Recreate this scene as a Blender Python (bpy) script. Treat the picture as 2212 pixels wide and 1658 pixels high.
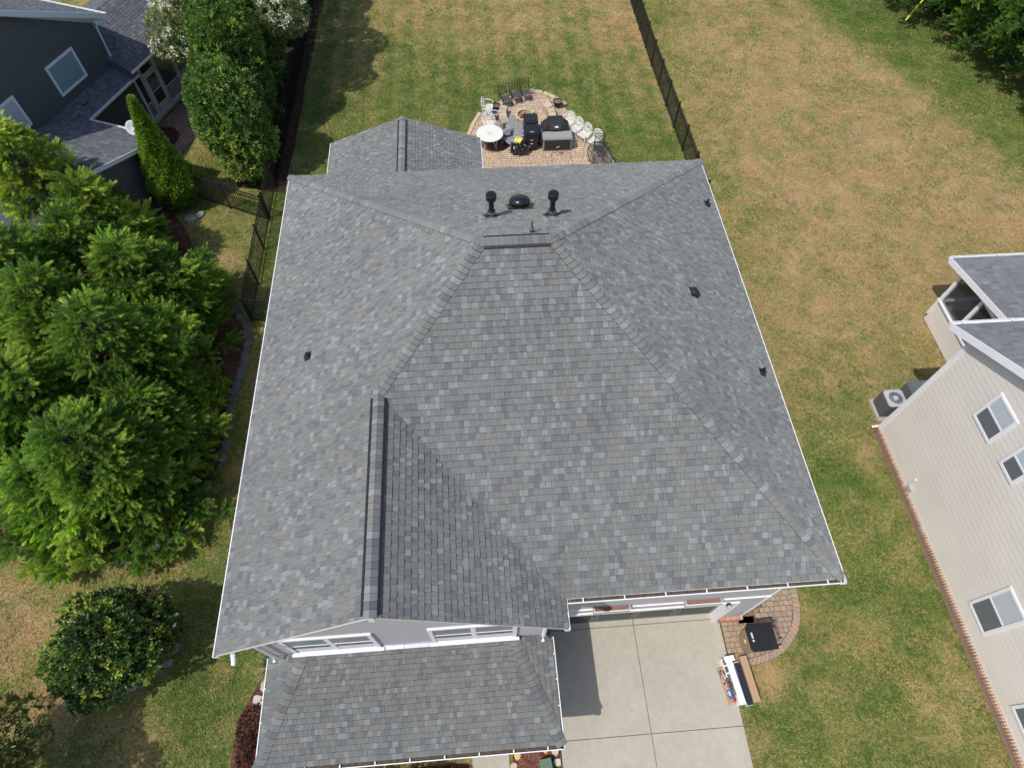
import bpy, math, random
import numpy as np
from mathutils import Vector, Matrix
R = random.Random(7)
NR = np.random.default_rng(11)
S = bpy.context.scene
for o in list(bpy.data.objects): bpy.data.objects.remove(o)
COL = S.collection

# ------------------------------------------------------------------ camera
def set_camera():
    pos = (5.867, -3.137, 20.192); yaw, pit, rol = 0.097, 1.016, 0.026
    fw = Vector((math.sin(yaw)*math.cos(pit), math.cos(yaw)*math.cos(pit), -math.sin(pit)))
    r = Vector((math.cos(yaw), -math.sin(yaw), 0)); u = r.cross(fw)
    r2 = r*math.cos(rol) + u*math.sin(rol); u2 = -r*math.sin(rol) + u*math.cos(rol)
    cd = bpy.data.cameras.new('camera'); cam = bpy.data.objects.new('camera', cd); COL.objects.link(cam)
    m = Matrix((r2, u2, -fw)).transposed().to_4x4(); m.translation = Vector(pos)
    cam.matrix_world = m
    cd.sensor_fit = 'HORIZONTAL'; cd.sensor_width = 36; cd.lens = 36*1376.667/2212
    cd.clip_start = 0.5; cd.clip_end = 2000
    S.camera = cam
set_camera()
S.render.resolution_x = 1024; S.render.resolution_y = 767
SUND = Vector((-0.51, -0.33, 1.0)).normalized()
w = bpy.data.worlds.new("World"); S.world = w; w.use_nodes = True
nt = w.node_tree; bg = nt.nodes['Background']
sky = nt.nodes.new('ShaderNodeTexSky'); sky.sky_type = 'NISHITA'; sky.sun_disc = False
sky.sun_elevation = math.asin(SUND.z); sky.sun_rotation = math.atan2(SUND.x, SUND.y)
sky.air_density = 1.0; sky.dust_density = 1.5; sky.ozone_density = 1.0
nt.links.new(sky.outputs[0], bg.inputs[0]); bg.inputs[1].default_value = 0.15
ld = bpy.data.lights.new('sun', 'SUN'); ld.energy = 3.3; ld.angle = math.radians(0.55); ld.color = (1, 0.955, 0.88)
lo = bpy.data.objects.new('sun', ld); COL.objects.link(lo); lo.rotation_euler = SUND.to_track_quat('Z', 'Y').to_euler()
lo.location = (0, 0, 60)
S.view_settings.view_transform = 'Standard'; S.view_settings.look = 'None'
S.view_settings.exposure = 0.12; S.view_settings.gamma = 1.0
S.render.engine = 'CYCLES'

# ------------------------------------------------------------------ materials
MATS = {}
def mat(name, col=(0.5,0.5,0.5), rough=0.7, metal=0.0, attr=False, noise=None, bump=None, spec=0.4, transl=0.0, alpha=None, coat=0):
    """noise=(scale, amount[, detail]) varies the base colour; bump=(scale, distance)"""
    if name in MATS: return MATS[name]
    m = bpy.data.materials.new(name); m.use_nodes = True; t = m.node_tree; N = t.nodes; L = t.links
    b = N['Principled BSDF']; out = N['Material Output']
    b.inputs['Roughness'].default_value = rough; b.inputs['Metallic'].default_value = metal
    b.inputs['Specular IOR Level'].default_value = spec
    if coat: b.inputs['Coat Weight'].default_value = coat
    cs = None
    if attr:
        a = N.new('ShaderNodeAttribute'); a.attribute_name = 'tone'; cs = a.outputs['Color']
    else:
        rgb = N.new('ShaderNodeRGB'); rgb.outputs[0].default_value = (*col, 1); cs = rgb.outputs[0]
    tc = N.new('ShaderNodeTexCoord')
    if noise:
        n = N.new('ShaderNodeTexNoise'); n.inputs['Scale'].default_value = noise[0]; n.inputs['Detail'].default_value = noise[2] if len(noise) > 2 else 4
        n.inputs['Roughness'].default_value = 0.65
        L.new(tc.outputs['Object'], n.inputs['Vector'])
        mr = N.new('ShaderNodeMapRange'); mr.inputs['From Min'].default_value = 0.25; mr.inputs['From Max'].default_value = 0.75
        mr.inputs['To Min'].default_value = 1 - noise[1]; mr.inputs['To Max'].default_value = 1 + noise[1]
        L.new(n.outputs['Fac'], mr.inputs['Value'])
        mx = N.new('ShaderNodeVectorMath'); mx.operation = 'SCALE'
        L.new(cs, mx.inputs[0]); L.new(mr.outputs[0], mx.inputs['Scale']); cs = mx.outputs[0]
    L.new(cs, b.inputs['Base Color'])
    if bump:
        n2 = N.new('ShaderNodeTexNoise'); n2.inputs['Scale'].default_value = bump[0]; n2.inputs['Detail'].default_value = 4
        L.new(tc.outputs['Object'], n2.inputs['Vector'])
        bp = N.new('ShaderNodeBump'); bp.inputs['Distance'].default_value = bump[1]; bp.inputs['Strength'].default_value = 1.0
        L.new(n2.outputs['Fac'], bp.inputs['Height']); L.new(bp.outputs[0], b.inputs['Normal'])
    if transl:
        tr = N.new('ShaderNodeBsdfTranslucent'); ms = N.new('ShaderNodeMixShader'); ms.inputs[0].default_value = transl
        sc = N.new('ShaderNodeVectorMath'); sc.operation = 'MULTIPLY'; sc.inputs[1].default_value = (1.5, 1.7, 0.6)
        L.new(cs, sc.inputs[0]); L.new(sc.outputs[0], tr.inputs[0])
        L.new(b.outputs[0], ms.inputs[1]); L.new(tr.outputs[0], ms.inputs[2]); L.new(ms.outputs[0], out.inputs[0])
    if alpha is not None:
        tp = N.new('ShaderNodeBsdfTransparent'); ms = N.new('ShaderNodeMixShader'); ms.inputs[0].default_value = alpha
        L.new(tp.outputs[0], ms.inputs[1]); L.new(b.outputs[0], ms.inputs[2]); L.new(ms.outputs[0], out.inputs[0])
    MATS[name] = m
    return m
m_shingle = mat('asphalt_shingle', attr=True, rough=0.9, spec=0.25, noise=(220, 0.28, 3), bump=(300, 0.002))
def weather(m, scale, amt, stretch=(1,1,1)):
    """broad soft tonal drift over an existing material"""
    t=m.node_tree; N=t.nodes; L=t.links; b=N['Principled BSDF']; src=b.inputs['Base Color'].links[0].from_socket
    tc=N.new('ShaderNodeTexCoord'); mp=N.new('ShaderNodeMapping'); mp.inputs['Scale'].default_value=stretch; n=N.new('ShaderNodeTexNoise'); n.inputs['Scale'].default_value=scale; n.inputs['Detail'].default_value=5
    L.new(tc.outputs['Object'],mp.inputs[0]); L.new(mp.outputs[0],n.inputs['Vector']); mr=N.new('ShaderNodeMapRange'); mr.inputs['From Min'].default_value=.3; mr.inputs['From Max'].default_value=.7; mr.inputs['To Min'].default_value=1-amt; mr.inputs['To Max'].default_value=1+amt
    L.new(n.outputs['Fac'],mr.inputs['Value']); v=N.new('ShaderNodeVectorMath'); v.operation='SCALE'; L.new(src,v.inputs[0]); L.new(mr.outputs[0],v.inputs['Scale']); L.new(v.outputs[0],b.inputs['Base Color'])
m_shingle.node_tree.nodes['Principled BSDF'].inputs['Diffuse Roughness'].default_value=0.55
weather(m_shingle, 0.35, 0.07); weather(m_shingle, 1.6, 0.05, (1,.5,.5))
m_butt_shadow = mat('shingle_edge_shadow', (0.022, 0.023, 0.026), 0.95, spec=0.1)  # dark asphalt edge, also used for painted shadow lines
m_deck = mat('roof_deck', (0.06, 0.06, 0.065), 0.9)
m_white = mat('white_aluminium', (0.80, 0.80, 0.80), 0.45, noise=(3, 0.05))
m_trim = mat('white_trim', (0.78, 0.78, 0.80), 0.5, noise=(2, 0.04))
m_black = mat('black_plastic', (0.012, 0.012, 0.014), 0.28, spec=0.5)
m_blackmat = mat('black_matte', (0.02, 0.02, 0.022), 0.6)
m_iron = mat('black_iron', (0.014, 0.014, 0.015), 0.5)
m_siding = mat('taupe_siding', (0.40, 0.375, 0.385), 0.6, noise=(1.5, 0.05))
m_glass = mat('window_glass', (0.03, 0.035, 0.04), 0.08, spec=0.8)
m_debris_shade = mat('leaf_debris_shade', (0.095, 0.075, 0.055), 0.95, noise=(30, 0.6), bump=(60, 0.01))  # leaf litter, its dark colour also standing in for shade inside gutters
m_flash = mat('lead_flashing', (0.55, 0.56, 0.64), 0.35, metal=0.6, noise=(6, 0.2))
m_soffit = mat('soffit', (0.52, 0.48, 0.45), 0.6)

# ------------------------------------------------------------------ mesh builder
class MB:
    def __init__(s): s.v=[]; s.f=[]; s.m=[]; s.c=[]; s.mats=[]
    def mi(s, m):
        if m not in s.mats: s.mats.append(m)
        return s.mats.index(m)
    def face(s, pts, m, col=(1,1,1)):
        i=len(s.v); s.v.extend([tuple(p) for p in pts]); s.f.append(tuple(range(i,i+len(pts)))); s.m.append(s.mi(m)); s.c.append(col)
    def box(s, c, d, m, rz=0, M=None, taper=1.0, col=(1,1,1)):
        """centre c, size d; taper scales the bottom"""
        hx,hy,hz=d[0]/2,d[1]/2,d[2]/2
        P=[(-hx*taper,-hy*taper,-hz),(hx*taper,-hy*taper,-hz),(hx*taper,hy*taper,-hz),(-hx*taper,hy*taper,-hz),(-hx,-hy,hz),(hx,-hy,hz),(hx,hy,hz),(-hx,hy,hz)]
        if M is not None: P=[tuple(M @ Vector(p)) for p in P]
        elif rz:
            ca,sa=math.cos(rz),math.sin(rz); P=[(p[0]*ca-p[1]*sa,p[0]*sa+p[1]*ca,p[2]) for p in P]
        P=[(p[0]+c[0],p[1]+c[1],p[2]+c[2]) for p in P]
        i=len(s.v); s.v.extend(P); k=s.mi(m)
        for f in ((3,2,1,0),(4,5,6,7),(0,1,5,4),(1,2,6,5),(2,3,7,6),(3,0,4,7)):
            s.f.append(tuple(i+j for j in f)); s.m.append(k); s.c.append(col)
    def bar(s, a, b, wdt, hgt, m, up=(0,0,1), col=(1,1,1)):
        a=Vector(a); b=Vector(b); d=(b-a); L=d.length
        if L<1e-6: return
        d/=L; u=Vector(up); sd=d.cross(u)
        if sd.length<1e-3: sd=d.cross(Vector((0,1,0)))
        sd.normalize(); u=sd.cross(d)
        P=[]
        for q in (a,b):
            for sx,sz in ((-1,-1),(1,-1),(1,1),(-1,1)): P.append(q+sd*(sx*wdt/2)+u*(sz*hgt/2))
        i=len(s.v); s.v.extend([tuple(p) for p in P]); k=s.mi(m)
        for f in ((0,1,2,3),(7,6,5,4),(0,4,5,1),(1,5,6,2),(2,6,7,3),(3,7,4,0)):
            s.f.append(tuple(i+j for j in f)); s.m.append(k); s.c.append(col)
    def tube(s, pts, r, m, n=6, closed=False, col=(1,1,1), r2=None):
        pts=[Vector(p) for p in pts]; N=len(pts); rings=[]
        for j,p in enumerate(pts):
            if closed: d=pts[(j+1)%N]-pts[j-1]
            else: d=pts[min(j+1,N-1)]-pts[max(j-1,0)]
            if d.length<1e-9: d=Vector((0,0,1))
            d.normalize(); a=d.cross(Vector((0,0,1)))
            if a.length<0.05: a=d.cross(Vector((0,1,0)))
            a.normalize(); b=d.cross(a)
            rr=r if r2 is None else r+(r2-r)*j/max(1,N-1)
            base=len(s.v)
            for q in range(n):
                t=2*math.pi*q/n; s.v.append(tuple(p+a*(math.cos(t)*rr)+b*(math.sin(t)*rr)))
            rings.append(base)
        k=s.mi(m); M_=N if closed else N-1
        for j in range(M_):
            A=rings[j]; B=rings[(j+1)%N]
            for q in range(n):
                s.f.append((A+q,A+(q+1)%n,B+(q+1)%n,B+q)); s.m.append(k); s.c.append(col)
        if not closed:
            s.f.append(tuple(rings[0]+q for q in range(n))); s.m.append(k); s.c.append(col)
            s.f.append(tuple(rings[-1]+q for q in reversed(range(n)))); s.m.append(k); s.c.append(col)
    def lathe(s, c, prof, m, n=20, M=None, sx=1, sy=1, col=(1,1,1)):
        rings=[]
        for (r,z) in prof:
            b=len(s.v)
            for q in range(n):
                t=2*math.pi*q/n; p=Vector((math.cos(t)*r*sx,math.sin(t)*r*sy,z))
                if M is not None: p=M@p
                s.v.append((p[0]+c[0],p[1]+c[1],p[2]+c[2]))
            rings.append(b)
        k=s.mi(m)
        for A,B in zip(rings,rings[1:]):
            for q in range(n):
                s.f.append((A+q,A+(q+1)%n,B+(q+1)%n,B+q)); s.m.append(k); s.c.append(col)
        s.f.append(tuple(rings[0]+q for q in reversed(range(n)))); s.m.append(k); s.c.append(col)
        s.f.append(tuple(rings[-1]+q for q in range(n))); s.m.append(k); s.c.append(col)
    def extrude(s, poly, z0, z1, m, mside=None, col=(1,1,1)):
        n=len(poly); i=len(s.v)
        s.v.extend([(p[0],p[1],z0) for p in poly]); s.v.extend([(p[0],p[1],z1) for p in poly])
        s.f.append(tuple(range(i+n,i+2*n))); s.m.append(s.mi(m)); s.c.append(col)
        k=s.mi(mside or m)
        for j in range(n):
            s.f.append((i+j,i+(j+1)%n,i+n+(j+1)%n,i+n+j)); s.m.append(k); s.c.append(col)
    def build(s, name, parent=None, smooth=False, loc=None):
        me=bpy.data.meshes.new(name); me.from_pydata(s.v,[],s.f)
        for m in s.mats: me.materials.append(m)
        me.polygons.foreach_set('material_index', s.m)
        at=me.attributes.new('tone','FLOAT_COLOR','FACE')
        at.data.foreach_set('color', np.array([(c[0],c[1],c[2],1) for c in s.c],dtype=np.float32).ravel())
        if smooth: me.polygons.foreach_set('use_smooth',[True]*len(s.f))
        me.update(); o=bpy.data.objects.new(name, me); COL.objects.link(o)
        if parent is not None: o.parent=parent
        if loc is not None: o.location=loc
        return o
def np_mesh(name, V, F, cols, m, parent=None, smooth=False):
    """V (n,3), F (k, s) equal-sized faces, cols (k,3)"""
    me=bpy.data.meshes.new(name); k,sz=F.shape
    me.vertices.add(len(V)); me.vertices.foreach_set('co', V.astype(np.float32).ravel())
    me.loops.add(k*sz); me.loops.foreach_set('vertex_index', F.astype(np.int32).ravel())
    me.polygons.add(k); me.polygons.foreach_set('loop_start', np.arange(0,k*sz,sz,dtype=np.int32))
    me.update(calc_edges=True)
    at=me.attributes.new('tone','FLOAT_COLOR','FACE'); c=np.ones((k,4),np.float32); c[:,:3]=cols; at.data.foreach_set('color', c.ravel())
    me.materials.append(m); o=bpy.data.objects.new(name,me); COL.objects.link(o)
    if parent is not None: o.parent=parent
    return o
def tag(o, label=None, cat=None, group=None, kind=None):
    if label: o['label']=label
    if cat: o['category']=cat
    if group: o['group']=group
    if kind: o['kind']=kind
    return o
def thing(name, label, cat, loc=(0,0,0), rz=0, group=None):
    o=bpy.data.objects.new(name,None); COL.objects.link(o); o.location=loc; o.rotation_euler=(0,0,rz); o.empty_display_size=0.2
    return tag(o,label,cat,group)
def dup(root, loc, rz, label=None, group=None, scale=None):
    def cp(o,par):
        c=o.copy(); COL.objects.link(c)
        if par is not None: c.parent=par
        for ch in o.children: cp(ch,c)
        return c
    kids=list(root.children); r=root.copy(); COL.objects.link(r)
    for k in kids: cp(k,r)
    r.location=loc; r.rotation_euler=(0,0,rz)
    if scale: r.scale=(scale,)*3 if isinstance(scale,(int,float)) else scale
    if label: r['label']=label
    if group: r['group']=group
    return r
def clip(poly, cp):
    """Sutherland-Hodgman: poly (2d) against convex ccw polygon cp"""
    out=list(poly)
    n=len(cp)
    for i in range(n):
        ax,ay=cp[i]; bx,by=cp[(i+1)%n]; ex,ey=bx-ax,by-ay
        inp=out; out=[]
        if not inp: return out
        for j in range(len(inp)):
            p=inp[j]; q=inp[(j+1)%len(inp)]
            dp=ex*(p[1]-ay)-ey*(p[0]-ax); dq=ex*(q[1]-ay)-ey*(q[0]-ax)
            if dp>=-1e-9: out.append(p)
            if (dp>1e-9 and dq<-1e-9) or (dp<-1e-9 and dq>1e-9):
                t=dp/(dp-dq); out.append((p[0]+(q[0]-p[0])*t,p[1]+(q[1]-p[1])*t))
    return out
def area(p): return 0.5*sum(p[i][0]*p[(i+1)%len(p)][1]-p[(i+1)%len(p)][0]*p[i][1] for i in range(len(p)))
def ccw(p): return p if area(p)>0 else p[::-1]

# ------------------------------------------------------------------ shingles
PAL_MAIN=[((0.184,0.191,0.183),50),((0.195,0.191,0.179),18),((0.148,0.154,0.161),18),((0.230,0.244,0.241),14)]
PAL_DARK=[((0.125,0.128,0.148),58),((0.100,0.103,0.122),25),((0.165,0.168,0.184),17)]
def pick(pal,r):
    t=r.uniform(0,sum(x[1] for x in pal))
    for c,wt in pal:
        t-=wt
        if t<=0: break
    k=r.uniform(0.93,1.07); return tuple(x*k for x in c)
def shingles(mb, P0, e, s, polys3, pal=PAL_MAIN, expo=0.143, seed=1, wmin=0.075, wmax=0.155, butt=0.016, brow=0.0, flat=False):
    """lay courses of separate tabs on the plane (P0, e along the eave, s upslope), clipped to convex polygons"""
    r=random.Random(seed); P0=Vector(P0); e=Vector(e).normalized(); s=Vector(s).normalized(); n=e.cross(s).normalized()
    if n.z<0: n=-n
    polys=[]
    for P in polys3:
        q=[((Vector(p)-P0).dot(e),(Vector(p)-P0).dot(s)) for p in P]; polys.append(ccw(q))
    amin=min(p[0] for q in polys for p in q); amax=max(p[0] for q in polys for p in q)
    bmax=max(p[1] for q in polys for p in q); b=min(p[1] for q in polys for p in q)+brow
    def inside(x,y,q):
        for i in range(len(q)):
            ax,ay=q[i]; bx,by=q[(i+1)%len(q)]
            if (bx-ax)*(y-ay)-(by-ay)*(x-ax)< -1e-9: return False
        return True
    while b<bmax:
        a=amin-r.uniform(0,0.2); raised=r.random()<0.5
        while a<amax:
            wd=r.uniform(wmin,wmax); col=pick(pal,r)
            if not raised and max(col)>0.25 and r.random()<0.7: col=pick(pal[:3],r)
            h0=butt if raised else butt*0.45; h1=0.002
            t=0.006 if raised else 0.0
            quad=[(a+t*0,b),(a+wd,b),(a+wd-t,b+expo),(a+t,b+expo)]
            for q in polys:
                ins=[inside(x,y,q) for x,y in quad]
                if all(ins): pg=quad
                else:
                    pg=clip(quad,q)
                    if len(pg)<3 or area(pg)<1e-5: continue
                mb.face([P0+e*x+s*y+n*(h0+(h1-h0)*(y-b)/expo) for x,y in pg], m_shingle, col)
                lo=[p for p in pg if abs(p[1]-b)<1e-6]
                if len(lo)>=2:
                    x0=min(p[0] for p in lo); x1=max(p[0] for p in lo)
                    sl=0.0085 if raised else 0.0045; mb.face([P0+e*x0+s*(b-sl)+n*0.0035,P0+e*x1+s*(b-sl)+n*0.0035,P0+e*x1+s*b+n*h0,P0+e*x0+s*b+n*h0],m_butt_shadow)  # edge face slanted outward as a painted shadow line under the course
                if all(ins) and raised:
                    mb.face([P0+e*a+s*b,P0+e*a+s*b+n*h0,P0+e*(a+t)+s*(b+expo)+n*h1,P0+e*(a+t)+s*(b+expo)],m_butt_shadow)
                    mb.face([P0+e*(a+wd)+s*b+n*h0,P0+e*(a+wd)+s*b,P0+e*(a+wd-t)+s*(b+expo),P0+e*(a+wd-t)+s*(b+expo)+n*h1],m_butt_shadow)
            a+=wd; raised=not raised if r.random()<0.85 else raised
        b+=expo
def hipcaps(mb, A, B, n1, n2, wd=0.15, expo=0.145, pal=PAL_MAIN, seed=3, lift=0.012, th=0.016, gap=0.010):
    """A lower end, B upper end, n1,n2 plane normals"""
    r=random.Random(seed); A=Vector(A); B=Vector(B); d=(B-A); L=d.length; d/=L
    n1=Vector(n1).normalized(); n2=Vector(n2).normalized(); up=(n1+n2).normalized()
    d1=d.cross(n1).normalized(); d2=d.cross(n2).normalized()
    if d1.z>0 or (abs(d1.z)<1e-4 and d1.dot(n1+n2)>0): d1=-d1
    if d1.dot(n2)<0: pass
    if d1.dot(n2)>0.0 and d1.dot(d2)>0 : d1=-d1
    if d2.dot(d1)>0: d2=-d2
    if d1.dot(up)>0: d1=-d1
    if d2.dot(up)>0: d2=-d2
    prof=[(d1*wd+n1*0.0),(d1*wd*0.62+n1*0.004),(d1*wd*0.25+up*0.006),up*0.014-up*0.004,(d2*wd*0.25+up*0.006),(d2*wd*0.62+n2*0.004),(d2*wd)]
    bow=[0.0,0.012,0.022,0.026,0.022,0.012,0.0]
    t=0.0
    while t<L-0.02:
        col=pick(pal,r); t1=min(t+expo+0.01,L); k=len(prof)
        lo=[A+d*(t-bow[i]*0.9)+prof[i]+up*(lift+th) for i in range(k)]
        hi=[A+d*t1+prof[i]+up*(lift) for i in range(k)]
        ba=[A+d*(t-gap-bow[i]*0.9)+prof[i]+up*(lift+0.002) for i in range(k)]  # dark lip below each cap, a painted shadow line beside the real edge
        for i in range(k-1):
            mb.face([lo[i],lo[i+1],hi[i+1],hi[i]],m_shingle,col)
            mb.face([ba[i],ba[i+1],lo[i+1],lo[i]],m_butt_shadow)
        for i in (0,k-1):
            mb.face([A+d*t+prof[i]-up*0.01,lo[i],hi[i],A+d*t1+prof[i]-up*0.01],m_butt_shadow)
        t+=expo
def gutter(parent, A, B, out, wd=0.12, dp=0.10, overhang=0.0, step=0.9, debris=None, ends=(True,True)):
    """white box gutter whose outer top edge runs from A to B; out = outward unit"""
    A=Vector(A); B=Vector(B); o=Vector(out); d=(B-A).normalized(); L=(B-A).length; mb=MB(); z=Vector((0,0,1)); lip=0.022
    prof=[(0,0),(-lip,0),(-lip,-0.012),(-0.006,-0.012),(-0.012,-dp+0.006),(-wd+0.006,-dp+0.006),(-wd+0.006,0),(-wd,0),(-wd,-dp),(-0.022,-dp),(-0.006,-0.04),(0,-0.02)]
    k=len(prof)
    for i in range(k):
        p,q=prof[i],prof[(i+1)%k]
        mb.face([A+o*p[0]+z*p[1],B+o*p[0]+z*p[1],B+o*q[0]+z*q[1],A+o*q[0]+z*q[1]],m_white)
    for P,en in ((A,ends[0]),(B,ends[1])):
        if en:
            c=P-o*(wd/2)-z*(dp/2); mb.box(c,(0.008 if abs(d.x)>0.5 else wd,0.008 if abs(d.y)>0.5 else wd,dp),m_white)
    if debris:
        a0,a1=debris
        mb2=MB(); n=int((a1-a0)/0.05); rr=random.Random(5)
        pts=[]
        for i in range(n+1):
            tt=a0+(a1-a0)*i/n
            pts.append([A+d*tt-o*0.014+z*(-dp*0.55+rr.uniform(-.012,.012)), A+d*tt-o*(wd*0.5)+z*(-dp*0.45+rr.uniform(-.02,.02)), A+d*tt-o*(wd-0.008)+z*(-dp*0.5+rr.uniform(-.012,.012))])
        for i in range(n):
            for j in range(2): mb2.face([pts[i][j],pts[i+1][j],pts[i+1][j+1],pts[i][j+1]],m_debris_shade)
    g=mb.build('gutter',parent)
    if debris: mb2.build('litter_and_shade',g)
    # hanger straps
    m=MB(); m.bar((0,0,0),tuple(-o*(wd)),0.028,0.008,m_white)
    first=None; t=0.35
    while t<L-0.1:
        if first is None: first=m.build('gutter_strap',g); st=first
        else: st=first.copy(); COL.objects.link(st)
        st.location=A+d*t+z*0.006; t+=step
    return g
def siding(mb, O, u, outn, poly, m, expo=0.115, proud=0.013, zoff=0.0):
    """lap boards: poly in (u,z) convex, O point on wall plane"""
    O=Vector(O); u=Vector(u).normalized(); nrm=Vector(outn).normalized(); poly=ccw(poly)
    z0=min(p[1] for p in poly); z1=max(p[1] for p in poly); z=z0
    x0=min(p[0] for p in poly)-1; x1=max(p[0] for p in poly)+1
    while z<z1-1e-6:
        band=[(x0,z),(x1,z),(x1,z+expo),(x0,z+expo)]; pg=clip(band,poly)
        if len(pg)>=3:
            mb.face([O+u*a+Vector((0,0,b))+nrm*(proud*(1-(b-z)/expo)+zoff) for a,b in pg],m)
            lo=[p for p in pg if abs(p[1]-z)<1e-6]
            if len(lo)>=2:
                a0=min(p[0] for p in lo); a1=max(p[0] for p in lo)
                mb.face([O+u*a0+Vector((0,0,z))+nrm*(proud+zoff),O+u*a0+Vector((0,0,z+0.004))+nrm*zoff,O+u*a1+Vector((0,0,z+0.004))+nrm*zoff,O+u*a1+Vector((0,0,z))+nrm*(proud+zoff)],m)
        z+=expo
def blinds_mat(name, col, dark, scale):
    m=bpy.data.materials.new(name); m.use_nodes=True; t=m.node_tree; N=t.nodes; L=t.links; b=N['Principled BSDF']
    tc=N.new('ShaderNodeTexCoord'); sp=N.new('ShaderNodeSeparateXYZ'); L.new(tc.outputs['Object'],sp.inputs[0])
    mm=N.new('ShaderNodeMath'); mm.operation='MULTIPLY'; mm.inputs[1].default_value=scale; L.new(sp.outputs['Z'],mm.inputs[0])
    fr=N.new('ShaderNodeMath'); fr.operation='FRACT'; L.new(mm.outputs[0],fr.inputs[0])
    cr=N.new('ShaderNodeValToRGB'); cr.color_ramp.elements[0].position=0.2; cr.color_ramp.elements[0].color=(*dark,1); cr.color_ramp.elements[1].position=0.45; cr.color_ramp.elements[1].color=(*col,1)
    L.new(fr.outputs[0],cr.inputs[0]); L.new(cr.outputs[0],b.inputs['Base Color']); b.inputs['Roughness'].default_value=0.15; b.inputs['Specular IOR Level'].default_value=0.6
    return m
m_bl_light=blinds_mat('window_blinds_light',(0.50,0.55,0.59),(0.44,0.48,0.52),18)
m_bl_dark=blinds_mat('window_blinds_screened',(0.150,0.16,0.175),(0.125,0.135,0.15),18)
def window(parent, O, u, n, x0, x1, z0, z1, split=None, panes=None, fr=0.09, proud=0.05):
    """framed window lying on the wall plane; split = 'v'/'h' list of pane rects"""
    O=Vector(O); u=Vector(u).normalized(); n=Vector(n).normalized()
    def P(a,z,o): return O+u*a+Vector((0,0,z))+n*o
    mb=MB()
    def rect(a0,a1,b0,b1,o,th,m,tgt):
        c=[P(a0,b0,o),P(a1,b0,o),P(a1,b1,o),P(a0,b1,o)]; d=[P(a0,b0,o-th),P(a1,b0,o-th),P(a1,b1,o-th),P(a0,b1,o-th)]
        tgt.face(c,m)
        for i in range(4): tgt.face([c[i],d[i],d[(i+1)%4],c[(i+1)%4]],m)
    rect(x0,x1,z0,z0+fr,proud,0.06,m_trim,mb); rect(x0,x1,z1-fr,z1,proud,0.06,m_trim,mb)
    rect(x0,x0+fr,z0+fr,z1-fr,proud,0.06,m_trim,mb); rect(x1-fr,x1,z0+fr,z1-fr,proud,0.06,m_trim,mb)
    for (a0,a1,b0,b1) in (split or []): rect(a0,a1,b0,b1,proud-0.012,0.05,m_trim,mb)
    w_=mb.build('window',parent)
    for (a0,a1,b0,b1,m) in panes:
        p=MB(); rect(a0,a1,b0,b1,max(proud-0.02,0.024),0.004,m,p); p.build('pane',w_)
    return w_

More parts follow.
